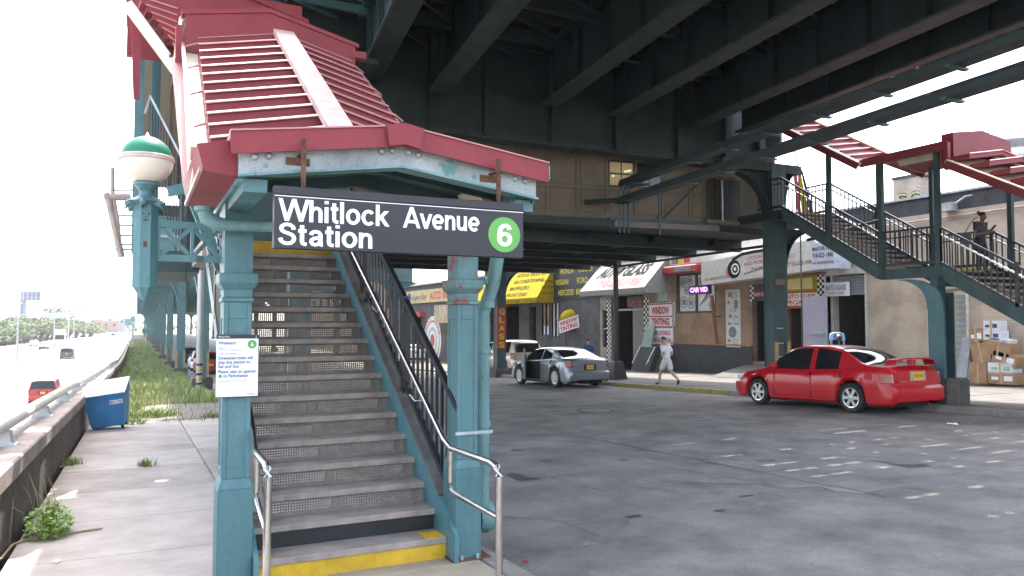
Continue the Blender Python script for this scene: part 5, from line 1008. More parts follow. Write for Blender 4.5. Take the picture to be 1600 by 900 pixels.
for a,b in zip(cv,cv[1:]): sp.hexa([(a[0],-2.48,a[1]),(b[0],-2.48,b[1]),(b[0],-2.2,b[1]-.015),(a[0],-2.2,a[1]-.015),(a[0],-2.48,a[1]+.03),(b[0],-2.48,b[1]+.03),(b[0],-2.2,b[1]+.02),(a[0],-2.2,a[1]+.02)])
sp.build('spoiler',REDC,rc,True); B(-.06,.06,-2.44,-2.3,1.08,1.22).build('spoiler_stem',REDC,rc)


B(-.915,-.905,-2.02,-1.84,.78,.92).build('fuel_flap',REDC,rc)
txt('SENTRA',.05,(-.62,-2.515,.72),*RX,STEEL,rc,.25); 
park(rc,15.88,14.15,RX_(15.9,14.15),0)
# silver sedan with open driver door
SIL=dict(L=5.15,W=1.92,H=1.53,r=.375,ax=(1.58,-1.5),sill=.2,top=[(-2.57,1.02),(-2.4,1.12),(-1.6,1.14),(0,1.06),(1.0,1.03),(1.4,1.02),(2.3,.94),(2.5,.8),(2.57,.6)],roof=[(-1.95,1.13),(-1.1,1.46),(-.4,1.53),(.2,1.53),(.55,1.48),(1.45,1.02)],rooft=(-1.0,.45),win=[(-.25,1.0),(-1.1,-.35)],doors=[(-1.2,-.3)],tail=(.74,.97,.78,1.04),head=.8,plate=.70,chrome=False,spokes=9)
SILC=carpaint('silver_car_paint',(.21,.235,.26),.5,.3)
sc_=car('parked_car','silver sedan stopped at the kerb with its driver door open','car',SIL,SILC,(0,0,0)); sc_['group']='cars at the kerb across the street'; rc['group']='cars at the kerb across the street'
B(-.985,-.94,-.28,.98,.27,1.0).build('shaded_doorway_block',DKI,sc_)  # solid dark block stands for the shade inside the open doorway

dr=MB(); h=V((-.95,.98,0)); d=V((-.50,-.87,0)).normalized()
dr.bar(h+V((0,0,.66)),h+d*1.15+V((0,0,.66)),.09,.76); od=dr.build('open_door',SILC,sc_,bevel=.02)
MB().bar(h+d*.05+V((.05,-.05,.66)),h+d*1.1+V((.05,-.05,.66)),.03,.7).build('door_trim',DKI,od); fr_=MB(); a=h+d*.12+V((0,0,1.04)); b=h+d*1.12+V((0,0,1.04)); fr_.bar(a,h+d*.55+V((0,0,1.48)),.04,.05).bar(h+d*.55+V((0,0,1.48)),h+d*1.05+V((0,0,1.48)),.04,.05).bar(b,h+d*1.05+V((0,0,1.48)),.04,.05); fr_.build('window_frame',SILC,od)
MB().bar(h+d*.15+V((0,0,1.04)),h+d*1.1+V((0,0,1.04)),.02,.03).build('sill',SILC,od); MB().tube([(.65,-2.6,.3),(.65,-2.45,.3)],.05,10).tube([(-.65,-2.6,.3),(-.65,-2.45,.3)],.05,10).build('exhaust',STEEL,sc_,True)

B(-.5,-.25,-.1,.3,.55,1.05).build('seat',mat('tan_seat',(.3,.28,.27),.7),sc_)
park(sc_,15.6,27.75,RX_(15.6,27.75),0)
# minivan, white hatchback
VAN=dict(L=5.0,W=1.95,H=1.75,r=.34,ax=(1.6,-1.5),sill=.22,top=[(-2.5,1.05),(-2.4,1.10),(0,1.05),(1.3,1.02),(2.1,.9),(2.45,.75),(2.5,.6)],roof=[(-2.48,1.08),(-2.2,1.68),(-1.8,1.74),(.3,1.75),(.7,1.66),(1.75,1.0)],rooft=(-2.22,.62),win=[(.35,1.1),(-.85,.25),(-2.0,-.95)],doors=[(.3,1.15),(-.9,.3)],tail=(.84,.99,.72,1.05),head=.75,plate=.75,spokes=5,tumble=.76)
VANC=carpaint('champagne_van_paint',(.48,.41,.33),.3)
vn=car('minivan','champagne beige minivan parked on the pavement behind the red letter column','minivan',VAN,VANC,(0,0,0)); B(-.62,.62,-2.50,-2.44,1.12,1.58).build('rear_window',CARG,vn); park(vn,18.95,39.3,gz(39.3)+.15)
HAT=dict(L=4.3,W=1.78,H=1.5,r=.32,ax=(1.3,-1.3),sill=.2,top=[(-2.15,1.0),(-2.0,1.04),(0,.98),(1.1,.96),(1.9,.8),(2.15,.6)],roof=[(-2.1,1.02),(-1.6,1.4),(-1,1.49),(0,1.5),(.4,1.45),(1.2,.96)],rooft=(-1.5,.3),win=[(-.2,.85),(-1.4,-.3)],doors=[],tail=(.7,1.0,.72,1.0),head=.7,plate=.6,spokes=5)
WHC=carpaint('white_car_paint',(.72,.72,.72)); wc=car('parked_car','white hatchback parked by the round body shop mural','car',HAT,WHC,(0,0,0),group='cars at the kerb across the street'); park(wc,22.6,68,gz(68)+.15)
# a few cars under the viaduct beside the columns
for i,(c,x,y,l) in enumerate(((carpaint('dark_red_paint',(.35,.03,.03)),4.6,58,'dark red car parked beyond the second viaduct bent'),(WHC,4.7,66,'white car parked under the viaduct before the third bent'),(carpaint('navy_paint',(.03,.05,.12)),4.7,82,'navy car parked under the far viaduct'))): 
    k=car('parked_car',l,'car',HAT,c,(0,0,0),group='cars parked under the viaduct',detail=False); park(k,x,y,road(x,y),0,False)
# highway traffic
HZ=-3.7
SUV=dict(VAN,L=4.6,W=1.85,H=1.7,ax=(1.4,-1.4),top=[(-2.3,1.05),(0,1.05),(1.0,1.05),(2.0,.98),(2.3,.7)],roof=[(-2.28,1.07),(-2.05,1.6),(-1.6,1.69),(.0,1.7),(.4,1.62),(1.1,1.05)],rooft=(-2.06,.35),win=[(.05,.8),(-.8,-.05),(-1.8,-.9)],doors=[])
def hcar(name,l,cat,P,p,px,py,rz=0):
    k=car(name,l,cat,P,p,(0,0,0),group='traffic on the highway',detail=False); c=at(px,py,Z=HZ+.03); park(k,c.x,c.y,HZ+.03,rz,False); return k
s_=hcar('highway_car','red sport utility vehicle driving away on the near highway lane','car',SUV,carpaint('dull_red_paint',(.4,.03,.03)),72,628); B(-.6,.6,-2.31,-2.2,1.12,1.55).build('rear_window',CARG,s_)
s_=hcar('highway_van','dark grey minivan driving away in the middle highway lane','minivan',VAN,carpaint('dark_grey_paint',(.07,.07,.09)),106,560); B(-.65,.65,-2.52,-2.44,1.15,1.58).build('rear_window',CARG,s_)
hcar('highway_car','small dark car far ahead in the near carriageway','car',HAT,carpaint('black_blue_paint',(.04,.04,.06)),177,525)
hcar('highway_car','pale grey car far ahead in the near carriageway beside the dark one','car',HAT,carpaint('pale_grey_paint',(.4,.4,.42)),165,522)
hcar('highway_car','dark car with red lamps on the opposite carriageway nearest the median','car',HAT,carpaint('maroon_paint',(.09,.03,.03)),69,546,180)
hcar('highway_car','pale silver car on the opposite carriageway left of the dark one','car',HAT,carpaint('pale_grey_paint',(.4,.4,.42)),53,541,180)
hcar('highway_car','dark blue car behind the white truck','car',HAT,carpaint('navy_paint',(.03,.05,.12)),96,535,180)
hcar('highway_car','blue car far up the opposite carriageway','car',HAT,carpaint('steel_blue_paint',(.12,.16,.3)),116,522,180)
hcar('highway_car','tiny dark car at the far end of the opposite carriageway','car',HAT,carpaint('black_blue_paint',(.04,.04,.06)),136,520,180)
tk=thing('box_truck','white box truck with blue lettering coming down the opposite carriageway','truck',(0,0,0),'traffic on the highway')
B(-1.25,1.25,-4.5,2.0,.9,4.0).build('cargo_box',WHITE,tk,bevel=.03); cb=MB().hexa([(-1.15,2.1,.6),(1.15,2.1,.6),(1.15,3.9,.6),(-1.15,3.9,.6),(-1.1,2.1,2.9),(1.1,2.1,2.9),(1.1,3.2,2.9),(-1.1,3.2,2.9)]).build('cab',mat('blue_white_cab',(.5,.55,.7),.4),tk,bevel=.05); MB().hexa([(-1.0,3.62,1.6),(1.0,3.62,1.6),(1.0,3.66,1.6),(-1.0,3.66,1.6),(-.95,3.25,2.7),(.95,3.25,2.7),(.95,3.3,2.7),(-.95,3.3,2.7)]).build('windscreen',CARG,cb)
for s in(-1,1):
    for y in(2.9,-2.8): thing_wheel(tk,s*1.0,y,.5,6,False)
B(-1.1,1.1,-4.3,3.6,.5,.9).build('chassis',DKI,tk); txt('MOVING',.7,(.8,2.02,2.6),(-1,0,0),(0,0,1),NAVY,tk,1.5); B(-.9,.9,3.9,3.95,.65,.95).build('bumper',STEEL,tk)
c=at(91,541,Z=HZ); park(tk,c.x,c.y+4,HZ+.03,184,False)
# ================= HIGHWAY
hs=struct(MB().add([(-36,-80,HZ),(-1.42,-80,HZ),(-1.42,420,HZ),(-36,420,HZ)],[(0,1,2,3)]).build('highway',HWY))
LN=mat('white_lane_paint',(.7,.7,.68),.7)
for x in(-6.0,-9.2,-20.5,-24,-27.5):
    mb=MB()
    for k in range(40): mb.add([(x-.07,-20+k*9,HZ+.006),(x+.07,-20+k*9,HZ+.006),(x+.07,-17+k*9,HZ+.006),(x-.07,-17+k*9,HZ+.006)],[(0,1,2,3)])
    tag(mb.build('lane_dashes',LN,hs),kind='stuff')
mdn=thing('median_barrier','long concrete median barrier dividing the highway','barrier',(-13,100,HZ)); BARC=mat('barrier_concrete',(.36,.32,.28),.85,var=.1,scale=1)
for k in range(45): MB().prism([(-13.3,HZ),(-13.22,HZ+.3),(-13.1,HZ+.95),(-12.9,HZ+.95),(-12.78,HZ+.3),(-12.7,HZ)],'y',-30+k*9.9,-20.15+k*9.9).build('barrier_block',BARC,mdn)
sb=thing('side_barrier','low pale barrier along the far edge of the highway','barrier',(-33.5,100,HZ)); B(-33.8,-33.4,-30,420,HZ,HZ+1.0).build('wall',BARC,sb)
def lamp_post(px,py0,py1,l):
    c=at(px,py0,X=-12.95); h=at(px,py1,Y=c.y); t=thing('highway_lamp',l,'lamp post',(c.x,c.y,c.z),'lamp posts on the median'); MB().tube([(c.x,c.y,HZ+.9),(c.x,c.y,h.z)],[.14,.08],8).build('pole',GALV,t,True)
    MB().tube([(c.x,c.y,h.z),(c.x-1.5,c.y,h.z+.5),(c.x-2.6,c.y,h.z+.55)],.06,6).tube([(c.x,c.y,h.z),(c.x+1.5,c.y,h.z+.5),(c.x+2.6,c.y,h.z+.55)],.06,6).build('arm',GALV,t,True); B(c.x-3.2,c.x-2.5,c.y-.15,c.y+.15,h.z+.48,h.z+.62).build('lamp_head',GALV,t); B(c.x+2.5,c.x+3.2,c.y-.15,c.y+.15,h.z+.48,h.z+.62).build('lamp_head',GALV,t)
lamp_post(26.5,566,494,'nearest lamp post on the median, at the left edge'); lamp_post(84,545,498,'second lamp post on the median beside the white truck'); lamp_post(115,533,500,'third lamp post on the median'); lamp_post(134,526,503,'fourth small lamp post on the median')
# billboard, gantry sign, green signs
VINYL=mat('grey_blue_billboard',(.20,.21,.36),.7)
c=at(36,496,Y=330); z1=at(36,455,Y=330).z; z0=at(36,470,Y=330).z; x1=at(64,455,Y=330).x
bb=thing('billboard','tall grey blue billboard seen from behind on a single pole left of the trees','billboard',(c.x,330,c.z-8)); MB().tube([(c.x,330,HZ),(c.x,330,z1-.5)],1.0,10).build('pole',VINYL,bb,True); B(c.x-.5,x1,329,330,z0,z1).build('panel',VINYL,bb)
for k in range(5): x=c.x+(x1-c.x)*k/4; B(x-.2,x+.2,328.4,329,z0,z1).build('rib',GALV,bb)
for z in(z0+1.2,z0+2.6): B(c.x-.3,x1,328.4,329,z,z+.25).build('rail',GALV,bb)
B(c.x-3,c.x,328,330,z0-1.2,z0-.6).build('catwalk',GALV,bb)
a=at(65,497,Y=300); b=at(110,489,Y=300); gs=thing('gantry_sign','wide pale overhead sign panel beyond the white truck','sign',(a.x,300,HZ)); B(a.x,b.x,299.6,300,a.z,b.z).build('panel',mat('pale_sign_back',(.45,.5,.6),.6),gs)
for x in(a.x+.5,b.x-.5): MB().tube([(x,300.3,HZ),(x,300.3,b.z)],.25,8).build('leg',GALV,gs)
for px,p0,p1,w,l in((200,533,498,11,'pale green highway sign on the grass verge'),(208,530,494,8,'narrow blue green sign behind the highway sign')):
    a=at(px-w/2,p1+10,Y=150); b=at(px+w/2,p1,Y=150); g=thing('verge_sign',l,'sign',(a.x,150,-3),'signs on the grass verge'); B(a.x,b.x,149.9,150,a.z,b.z).build('panel',mat('pale_green_sign',(.25,.42,.40),.6),g)
    for x in(a.x+.3,b.x-.3): MB().tube([(x,150.1,-4),(x,150.1,b.z)],.08,6).build('leg',GALV,g)
a=at(222,521,Y=120); b=at(232,514,Y=120); gp=thing('green_sign','small green street sign on an arched arm at the far end of the grass','sign',(a.x,120,-2)); B(a.x,b.x,119.9,120,a.z,b.z).build('panel',mat('street_sign_green',(.02,.28,.22),.5),gp); c=at(228,540,Y=120); MB().tube([c,(c.x,120,b.z+.5),(c.x-.6,120,b.z+1.0),(a.x-1.6,120,b.z+1.0)],.08,8).build('arm',GALV,gp,True)
# far buildings and trees over the highway
for i,(p0,p1,t,m,l) in enumerate(((142,160,500,'pink','long low pinkish red warehouse at the end of the highway'),(160,186,502,'pink2','lower pale red shed at the end of the highway'),(168,174,495,'tan','narrow tan tower behind the red sheds'),(176,196,497,'grey','pale grey far building beside the green signs'),(0,10,506,'pink','pinkish far building at the left picture edge'))):
    a=at(p0,512,Y=520+i*6); b=at(p1,t,Y=520+i*6); g=thing('far_building',l,'building',(a.x,520+i*6,-4),'buildings at the end of the highway'); cc={'pink':(.38,.17,.15),'pink2':(.36,.2,.18),'tan':(.4,.3,.2),'grey':(.4,.4,.42)}[m]
    B(a.x,b.x,520+i*6,540+i*6,-4,b.z).build('wall',mat('far_'+m,cc,.8),g); B(a.x-.2,b.x+.2,519.8+i*6,540.3+i*6,b.z,b.z+.5).build('roof_edge',GALV,g)
    n=max(2,int((b.x-a.x)/3.2))
    for k in range(n): x=a.x+(k+.3)*(b.x-a.x)/n; B(x,x+1.2,519.9+i*6,520+i*6,b.z-3,b.z-1.6).build('window',GLASS,g)
leafq=random.Random(11)
def leaves(mb,c,rx,rz,n,s):
    for _ in range(n):
        while 1:
            p=V((leafq.uniform(-1,1),leafq.uniform(-1,1),leafq.uniform(-1,1)))
            if .25<p.length<1: break
        p=V((c[0]+p.x*rx,c[1]+p.y*rx,c[2]+p.z*rz)); a=V((leafq.gauss(0,1),leafq.gauss(0,1),leafq.gauss(0,1))).normalized(); b=a.orthogonal().normalized()
        mb.add([p-a*s,p+b*s*.6,p+a*s,p-b*s*.6],[(0,1,2,3)])
def tree(name,l,x,y,z,h,w,n=260,s=.5,grp=None,m=None):
    t=thing(name,l,'tree',(x,y,z),grp); tr=MB().tube([(x,y,z),(x+.1*w,y,z+h*.35),(x,y,z+h*.7)],[w*.09,w*.06,w*.03],8)
    cr=MB()
    for k in range(7):
        a=leafq.uniform(0,6.28); rr=w*leafq.uniform(.1,.42); c=(x+rr*math.cos(a),y+rr*math.sin(a),z+h*leafq.uniform(.38,.86)); leaves(cr,c,w*.30,h*.15,n//3,s*.62); tr.tube([(x,y,z+h*.35),c],[w*.04,w*.012],5)
    tr.build('trunk',BARK,t); cr.build('crown',m or TREE,t,recalc=False)
pos=['at the left picture edge','second from the left edge','third from the left edge','left of the billboard pole','under the billboard','right of the billboard pole','behind the nearest lamp post','left of the gantry sign','in front of the gantry sign','behind the white truck','right of the white truck','before the red warehouse','beside the red warehouse','last before the verge signs']
for i in range(14):
    px=[2,12,22,30,40,50,60,70,80,92,104,116,128,140][i]; Y=[225,235,240,250,255,262,270,285,300,310,320,330,345,360][i]; top=[507,501,497,495,494,494,495,495,497,498,499,501,503,505][i]
    c=at(px,530,Y=Y); b=at(px,top,Y=Y); tree('tree','pale green roadside tree '+pos[i],c.x,Y,-4,b.z+4,(11 if i<9 else 12),340,.85,'trees beyond the highway')
c=at(90,495,Y=420); b=at(90,474,Y=420); tree('tree','taller sparse tree rising behind the gantry sign',c.x,420,-4,b.z+4,17,260,1.1,'trees beyond the highway')
b=thing('far_tree_belt','belt of low trees closing the end of the highway','trees',(0,560,-4)); b['kind']='stuff'; mb=MB()
for k in range(130): leaves(mb,(-330+k*3.4+leafq.uniform(-2,2),600+leafq.uniform(-10,10),leafq.uniform(-3,1)),4,3.0,10,1.6)
mb.build('foliage',TREE,b,recalc=False)
# ================= PEOPLE
def skin(name,verts,edges,radii,m,parent,sub=2):
    me=bpy.data.meshes.new('k'); me.from_pydata(verts,edges,[]); o=bpy.data.objects.new('k',me); COL.objects.link(o)
    o.modifiers.new('s','SKIN').use_smooth_shade=True; md=o.modifiers.new('d','SUBSURF'); md.levels=sub; md.render_levels=sub
    for i,v in enumerate(me.skin_vertices[0].data): v.radius=radii[i] if isinstance(radii[i],tuple) else (radii[i],radii[i]); v.use_root=(i==0)
    dg=bpy.context.evaluated_depsgraph_get(); m2=bpy.data.meshes.new_from_object(o.evaluated_get(dg)); bpy.data.objects.remove(o)
    m2.name=name; m2.materials.clear(); m2.materials.append(m)
    for p in m2.polygons: p.use_smooth=True
    ob=bpy.data.objects.new(name,m2); COL.objects.link(ob); ob.parent=parent; return ob
class Fig:
    def __init__(s): s.v=[];s.e=[];s.r=[];s.ix={}
    def n(s,key,p,r,par=None):
        s.v.append(tuple(p)); s.r.append(r); s.ix[key]=len(s.v)-1
        if par is not None: s.e.append((s.ix[par],s.ix[key]))
def person(label,J,sk_,clothes,hair,loc,rz,scale=1,bun=False,cap=None):
    """J: joints with x right, y ahead, z up; clothes: list of (name, material, [chains of joint keys], grow)"""
    t=thing('person',label,'person',(0,0,0)); f=Fig(); g=lambda k:V(J[k])
    f.n('pelvis',g('pelvis'),(.135,.10)); f.n('waist',g('pelvis').lerp(g('chest'),.45),(.125,.09),'pelvis'); f.n('chest',g('chest'),(.155,.105),'waist'); f.n('neck',g('neck'),.055,'chest')
    hd=(g('head')-g('neck')); up=hd.normalized(); fw=g('look').normalized(); fw=(fw-up*fw.dot(up)).normalized(); rt=fw.cross(up)
    f.n('jaw',g('neck')+up*.09+fw*.025,(.058,.062),'neck'); f.n('face',g('neck')+up*.155+fw*.02,(.075,.088),'jaw'); f.n('crown',g('neck')+up*.225+fw*.0,(.062,.075),'face')
    f.n('nose',g('neck')+up*.135+fw*.118,.012,'face')
    for s,S in(('l',-1),('r',1)):
        f.n('ear'+s,g('neck')+up*.145+rt*S*.088,.016,'face')
        f.n('sh'+s,g('sh'+s),.058,'chest'); f.n('el'+s,g('el'+s),.043,'sh'+s); f.n('wr'+s,g('wr'+s),.028,'el'+s)
        d=(g('wr'+s)-g('el'+s)).normalized(); hdn=g('hand'+s) if 'hand'+s in J else d; sd=hdn.cross(V((0,0,1))) ; sd=(sd if sd.length>.2 else V((1,0,0))).normalized()
        pm=g('wr'+s)+hdn*.065; f.n('palm'+s,pm,(.032,.02),'wr'+s)
        curl=hdn.cross(sd).normalized()*(.012 if S>0 else .012)
        for k,L in enumerate((.07,.08,.075,.055)):
            b=pm+hdn*.035+sd*(k-1.5)*.018; f.n(f'f{s}{k}a',b,.0095,'palm'+s); f.n(f'f{s}{k}b',b+hdn*L*.55-curl,.0085,f'f{s}{k}a'); f.n(f'f{s}{k}c',b+hdn*L*.85-curl*2.6,.007,f'f{s}{k}b')
        f.n(f'th{s}a',pm+sd*-S*.034,.0105,'palm'+s); f.n(f'th{s}b',pm+sd*-S*.045+hdn*.045,.009,f'th{s}a')
        f.n('hip'+s,g('hip'+s),.092,'pelvis'); f.n('kn'+s,g('kn'+s),.062,'hip'+s); f.n('calf'+s,g('kn'+s).lerp(g('an'+s),.35),.058,'kn'+s); f.n('an'+s,g('an'+s),.038,'calf'+s)
        f.n('toe'+s,g('toe'+s),(.038,.026),'an'+s)
    body=skin('body',f.v,f.e,f.r,sk_,t)
    for nm,m,chains,grow in clothes:
        c=Fig()
        for ch in chains:
            for i,k in enumerate(ch):
                if k in c.ix: continue
                fr=None
                if ':' in k: a,b,u=k.split(':'); p=V(f.v[f.ix[a]]).lerp(V(f.v[f.ix[b]]),float(u)); ra=f.r[f.ix[a]]; rb=f.r[f.ix[b]]; ra=ra if isinstance(ra,tuple) else (ra,ra); rb=rb if isinstance(rb,tuple) else (rb,rb); r=tuple(x+(y-x)*float(u) for x,y in zip(ra,rb))
                else: p=V(f.v[f.ix[k]]); r=f.r[f.ix[k]]; r=r if isinstance(r,tuple) else (r,r)
                c.n(k,p,tuple(x+grow for x in r),ch[i-1] if i else None)
        skin(nm,c.v,c.e,c.r,m,t)
    hp=g('neck')+up*.2-fw*.018; h=MB(); P_=[]
    for i in range(9):
        for k in range(20):
            th=R(105*i/8); ph=2*math.pi*k/20; rr=.098+.004*math.sin(7*ph+3*i); front=math.cos(ph)*math.sin(th); z_=math.cos(th)
            if front>.55 and z_<.35: z_=.35
            h.v.append(hp+up*(rr*1.02*z_)+fw*(rr*1.0*math.cos(ph)*math.sin(th)*(.82 if front>.3 and z_<.5 else 1.02))+rt*(rr*.86*math.sin(ph)*math.sin(th)))
    for i in range(8):
        for k in range(20): h.f.append([i*20+k,i*20+(k+1)%20,(i+1)*20+(k+1)%20,(i+1)*20+k])
    hr_=h.build('cap' if cap else 'hair',cap or hair,t,'all')
    if bun: MB().lathe([(.055*math.cos(R(a)),.055*math.sin(R(a))) for a in range(-90,91,18)],hp-fw*.12+up*.05,14).build('hair_bun',hair,t,'all')
    for S in(-1,1):
        e=g('neck')+up*.165+fw*.098+rt*S*.032; MB().lathe([(.011*math.cos(R(a)),.011*math.sin(R(a))) for a in range(-90,91,30)],e,8).build('eye',INK,t,'all')
    MB().bar(g('neck')+up*.095+fw*.091-rt*.022,g('neck')+up*.095+fw*.091+rt*.022,.012,.008).build('mouth',mat('lip_colour',(.3,.1,.09),.5,bump=0),t)
    t.scale=(scale,)*3; t.location=loc; t.rotation_euler=(0,0,R(rz)); return t
WSH=mat('white_tshirt',(.78,.78,.78),.8,var=.05,scale=9,bump=.1); LSH=mat('pale_shorts',(.62,.62,.64),.8,var=.06,scale=9); NAVYC=mat('navy_jacket',(.04,.07,.20),.8,var=.15,scale=9); LBLUE=mat('light_blue_shirt',(.22,.48,.82),.8,var=.08,scale=9); DNAVY=mat('dark_jeans',(.02,.024,.04),.8,var=.2,scale=9); SHOE=mat('dark_shoes',(.03,.028,.027),.6); PRNT=mat('dark_print_blouse',(.10,.10,.16),.8,var=.7,scale=22,bump=0)
top=lambda l:[['pelvis','waist','chest','chest:neck:0.45'],['chest','shl',f'shl:ell:{l}'],['chest','shr',f'shr:elr:{l}']]
legs=lambda l:[['waist','pelvis','hipl',*(['knl','calfl','anl'] if l>1 else [f'hipl:knl:{l}'])],['pelvis','hipr',*(['knr','calfr','anr'] if l>1 else [f'hipr:knr:{l}'])]]
shoes=[['anl','toel']]; 
def shoe(J): return [('shoe',SHOE,[['anl','toel']],.014),('shoe',SHOE,[['anr','toer']],.014)]
base=dict(pelvis=(0,0,.93),chest=(0,.02,1.30),neck=(0,.03,1.48),head=(0,.05,1.7),look=(0,1,0),shl=(-.18,.02,1.40),shr=(.18,.02,1.40),ell=(-.24,-.02,1.12),elr=(.24,-.02,1.12),wrl=(-.22,.12,.90),wrr=(.22,.12,.90),hipl=(-.09,0,.88),hipr=(.09,0,.88),knl=(-.1,.04,.49),knr=(.1,.04,.49),anl=(-.1,0,.09),anr=(.1,0,.09),toel=(-.11,.16,.035),toer=(.11,.16,.035))
J=dict(base,pelvis=(0,0,.90),neck=(0,.10,1.45),head=(0,.19,1.66),chest=(0,.05,1.28),look=(-.1,.85,-.55),shl=(-.18,.06,1.38),shr=(.18,.06,1.38),ell=(-.2,-.05,1.1),elr=(.2,-.08,1.10),wrl=(-.05,.20,1.08),wrr=(.04,.19,1.04),knl=(-.1,.22,.50),anl=(-.1,.30,.09),toel=(-.11,.46,.035),knr=(.1,-.10,.48),anr=(.1,-.47,.22),toer=(.1,-.40,.05),handl=(.5,.5,.2),handr=(-.5,.6,.1))
x,y=16.98,22.25; person('man in white T-shirt and pale shorts walking along the kerb looking down',J,SKIN1,[('t_shirt',WSH,top(.75),.028),('shorts',LSH,legs(.9),.034)]+shoe(J),HAIR,(x,y,gz(y)+.147),8,1.0)
J=dict(base,look=(.3,1,-.3),elr=(.26,.06,1.14),wrr=(.14,.28,1.12),handr=(-.2,.8,.3))
x,y=19.85,32.2; person('man in dark blue jacket and cap standing behind the silver sedan',J,SKIN1,[('jacket',NAVYC,[['pelvis','waist','chest','chest:neck:0.6'],['chest','shl','ell','ell:wrl:0.85'],['chest','shr','elr','elr:wrr:0.85']],.034),('trousers',DNAVY,legs(2),.022)]+shoe(J),HAIR,(x,y,gz(y)+.15),-20,1.0,cap=DNAVY)
J=dict(base,pelvis=(0,-.1,.88),chest=(0,.24,1.05),neck=(0,.42,1.0),head=(0,.58,.92),look=(0,.3,-1),shl=(-.19,.32,1.02),shr=(.19,.32,1.02),ell=(-.23,.36,.72),elr=(.23,.36,.72),wrl=(-.2,.42,.46),wrr=(.2,.42,.46),hipl=(-.09,-.1,.84),hipr=(.09,-.1,.84),knl=(-.1,.02,.48),knr=(.1,.02,.48))
x,y=23.6,20.75; person('person in light blue shirt bending forward by the garage step',J,SKIN1,[('shirt',LBLUE,top(.8),.032),('trousers',DNAVY,legs(2),.022)]+shoe(J),HAIR,(x,y,.42),150,1.0)
B(22.9,25.15,20.2,21.9,-.4,.42).build('garage_step',CONC3,bpy.data.objects['tan_brick_building'])
J=dict(base,look=(0,.8,-.6),neck=(0,.05,1.46),head=(0,.11,1.67),ell=(-.21,.02,1.12),elr=(.21,.02,1.12),wrl=(-.06,.27,1.15),wrr=(.07,.28,1.14),handl=(.2,.9,.1),handr=(-.2,.9,.1),knl=(-.09,.12,.52),anl=(-.09,.06,.12),toel=(-.1,.2,.05))
w_=person('woman in dark printed blouse looking at a phone on the far stairs',J,SKIN2,[('blouse',PRNT,top(.7),.03),('trousers',DNAVY,legs(2),.024)]+shoe(J),HAIR,(18.5,11.83,3.06),180,.87,bun=True)
bg=thing('shoulder_bag','grey green shoulder bag hanging behind the woman on the stairs','bag',(18.3,12.4,4)); B(18.27,18.40,11.95,12.2,3.8,4.1).build('bag_body',mat('bag_cloth',(.12,.15,.14),.7),bg,bevel=.03); MB().tube([(18.33,12.1,4.08),(18.38,11.95,4.36),(18.45,11.85,4.47)],.012,6).build('strap',mat('bag_cloth',(.12,.15,.14)),bg)
ph=thing('phone','small dark phone in the hands of the woman','phone',(18.5,11.88,4.28)); MB().hexa([(18.45,11.53,4.12),(18.54,11.53,4.12),(18.54,11.43,4.22),(18.45,11.43,4.22),(18.45,11.538,4.128),(18.54,11.538,4.128),(18.54,11.438,4.228),(18.45,11.438,4.228)]).build('case',BLACK,ph)
# feather flag beyond the column
ff=thing('feather_flag','red yellow and black checkered feather flag behind the stair head','flag',(22,20.6,.1)); fx=22.0
def fpt(px,py): return at(px,py,X=fx)
for i,(q_,m) in enumerate((([(1238,262),(1243,258),(1252,335),(1246,335)],REDP),([(1245,262),(1249,262),(1264,335),(1253,335)],YAWN),([(1250,262),(1254,268),(1272,335),(1265,335)],INK))):
    p=[fpt(*k) for k in q_]; MB().add(p+[k+V((.02,0,0)) for k in p],[(0,1,2,3),(7,6,5,4),(0,4,5,1),(1,5,6,2),(2,6,7,3),(3,7,4,0)]).build('flag_stripe',m,ff)
p=fpt(1250,335); MB().tube([(fx,p.y,.1),(fx,p.y,p.z),fpt(1247,262),fpt(1240,232)],.025,6).build('pole',BLACK,ff)
# ================= DUMPSTER, BOXES, LITTER, PLANTS
BLU=mat('dumpster_blue',(.045,.21,.42),.45,var=.12,scale=3,rust=.12,rustcol=(.10,.08,.07),bump=.1)
LID=mat('skylit_lid_plastic',(.32,.42,.48),.35,var=.08,bump=.03)  # lid colour lightened to stand for the bright sky it mirrors
dm=thing('dumpster','dented blue wheeled dumpster with skylit pale lid tilted against the parapet','dumpster',(0,0,0)); 
dm_=MB(); w0,w1=.44,.53; 
def ring_(w,d0,d1,z): return [(-w,d0,z),(w,d0,z),(w,d1,z),(-w,d1,z)]
dm_.hexa(ring_(.40,-.36,.40,.10)+ring_(.50,-.46,.5,1.0)); db=dm_.build('bin_body',BLU,dm,bevel=.02)
MB().hexa(ring_(.53,-.5,.53,.97)+ring_(.53,-.5,.53,1.03)).build('rim',BLU,dm,bevel=.01); MB().add([(-.55,-.56,1.02),(.55,-.56,1.04),(.55,.56,1.34),(-.55,.56,1.30),(-.55,-.56,1.05),(.55,-.56,1.07),(.55,.56,1.38),(-.55,.56,1.34)],[(3,2,1,0),(4,5,6,7),(0,1,5,4),(1,2,6,5),(2,3,7,6),(3,0,4,7)]).build('lid',LID,dm,bevel=.008)
for s in(-1,1): MB().prism([(-.5,1.03),(.53,1.03),(.53,1.28)],'x',s*.51-.008,s*.51+.008).build('cheek',BLU,dm)
for x in(-.47,.47): MB().bar((x*.86,-.405,.15),(x*1.02,-.49,.95),.04,.03).build('corner_rib',BLU,dm)
for x in(-.3,.34):
    for y in(-.28,.3): k=MB().lathe([(.03,-.03),(.085,-.028),(.085,.028),(.03,.03)],(x,y,.085),14,'x').build('caster',RUB,dm,True); B(x-.05,x+.05,y-.05,y+.05,.10,.16).build('bracket',BLACK,k)
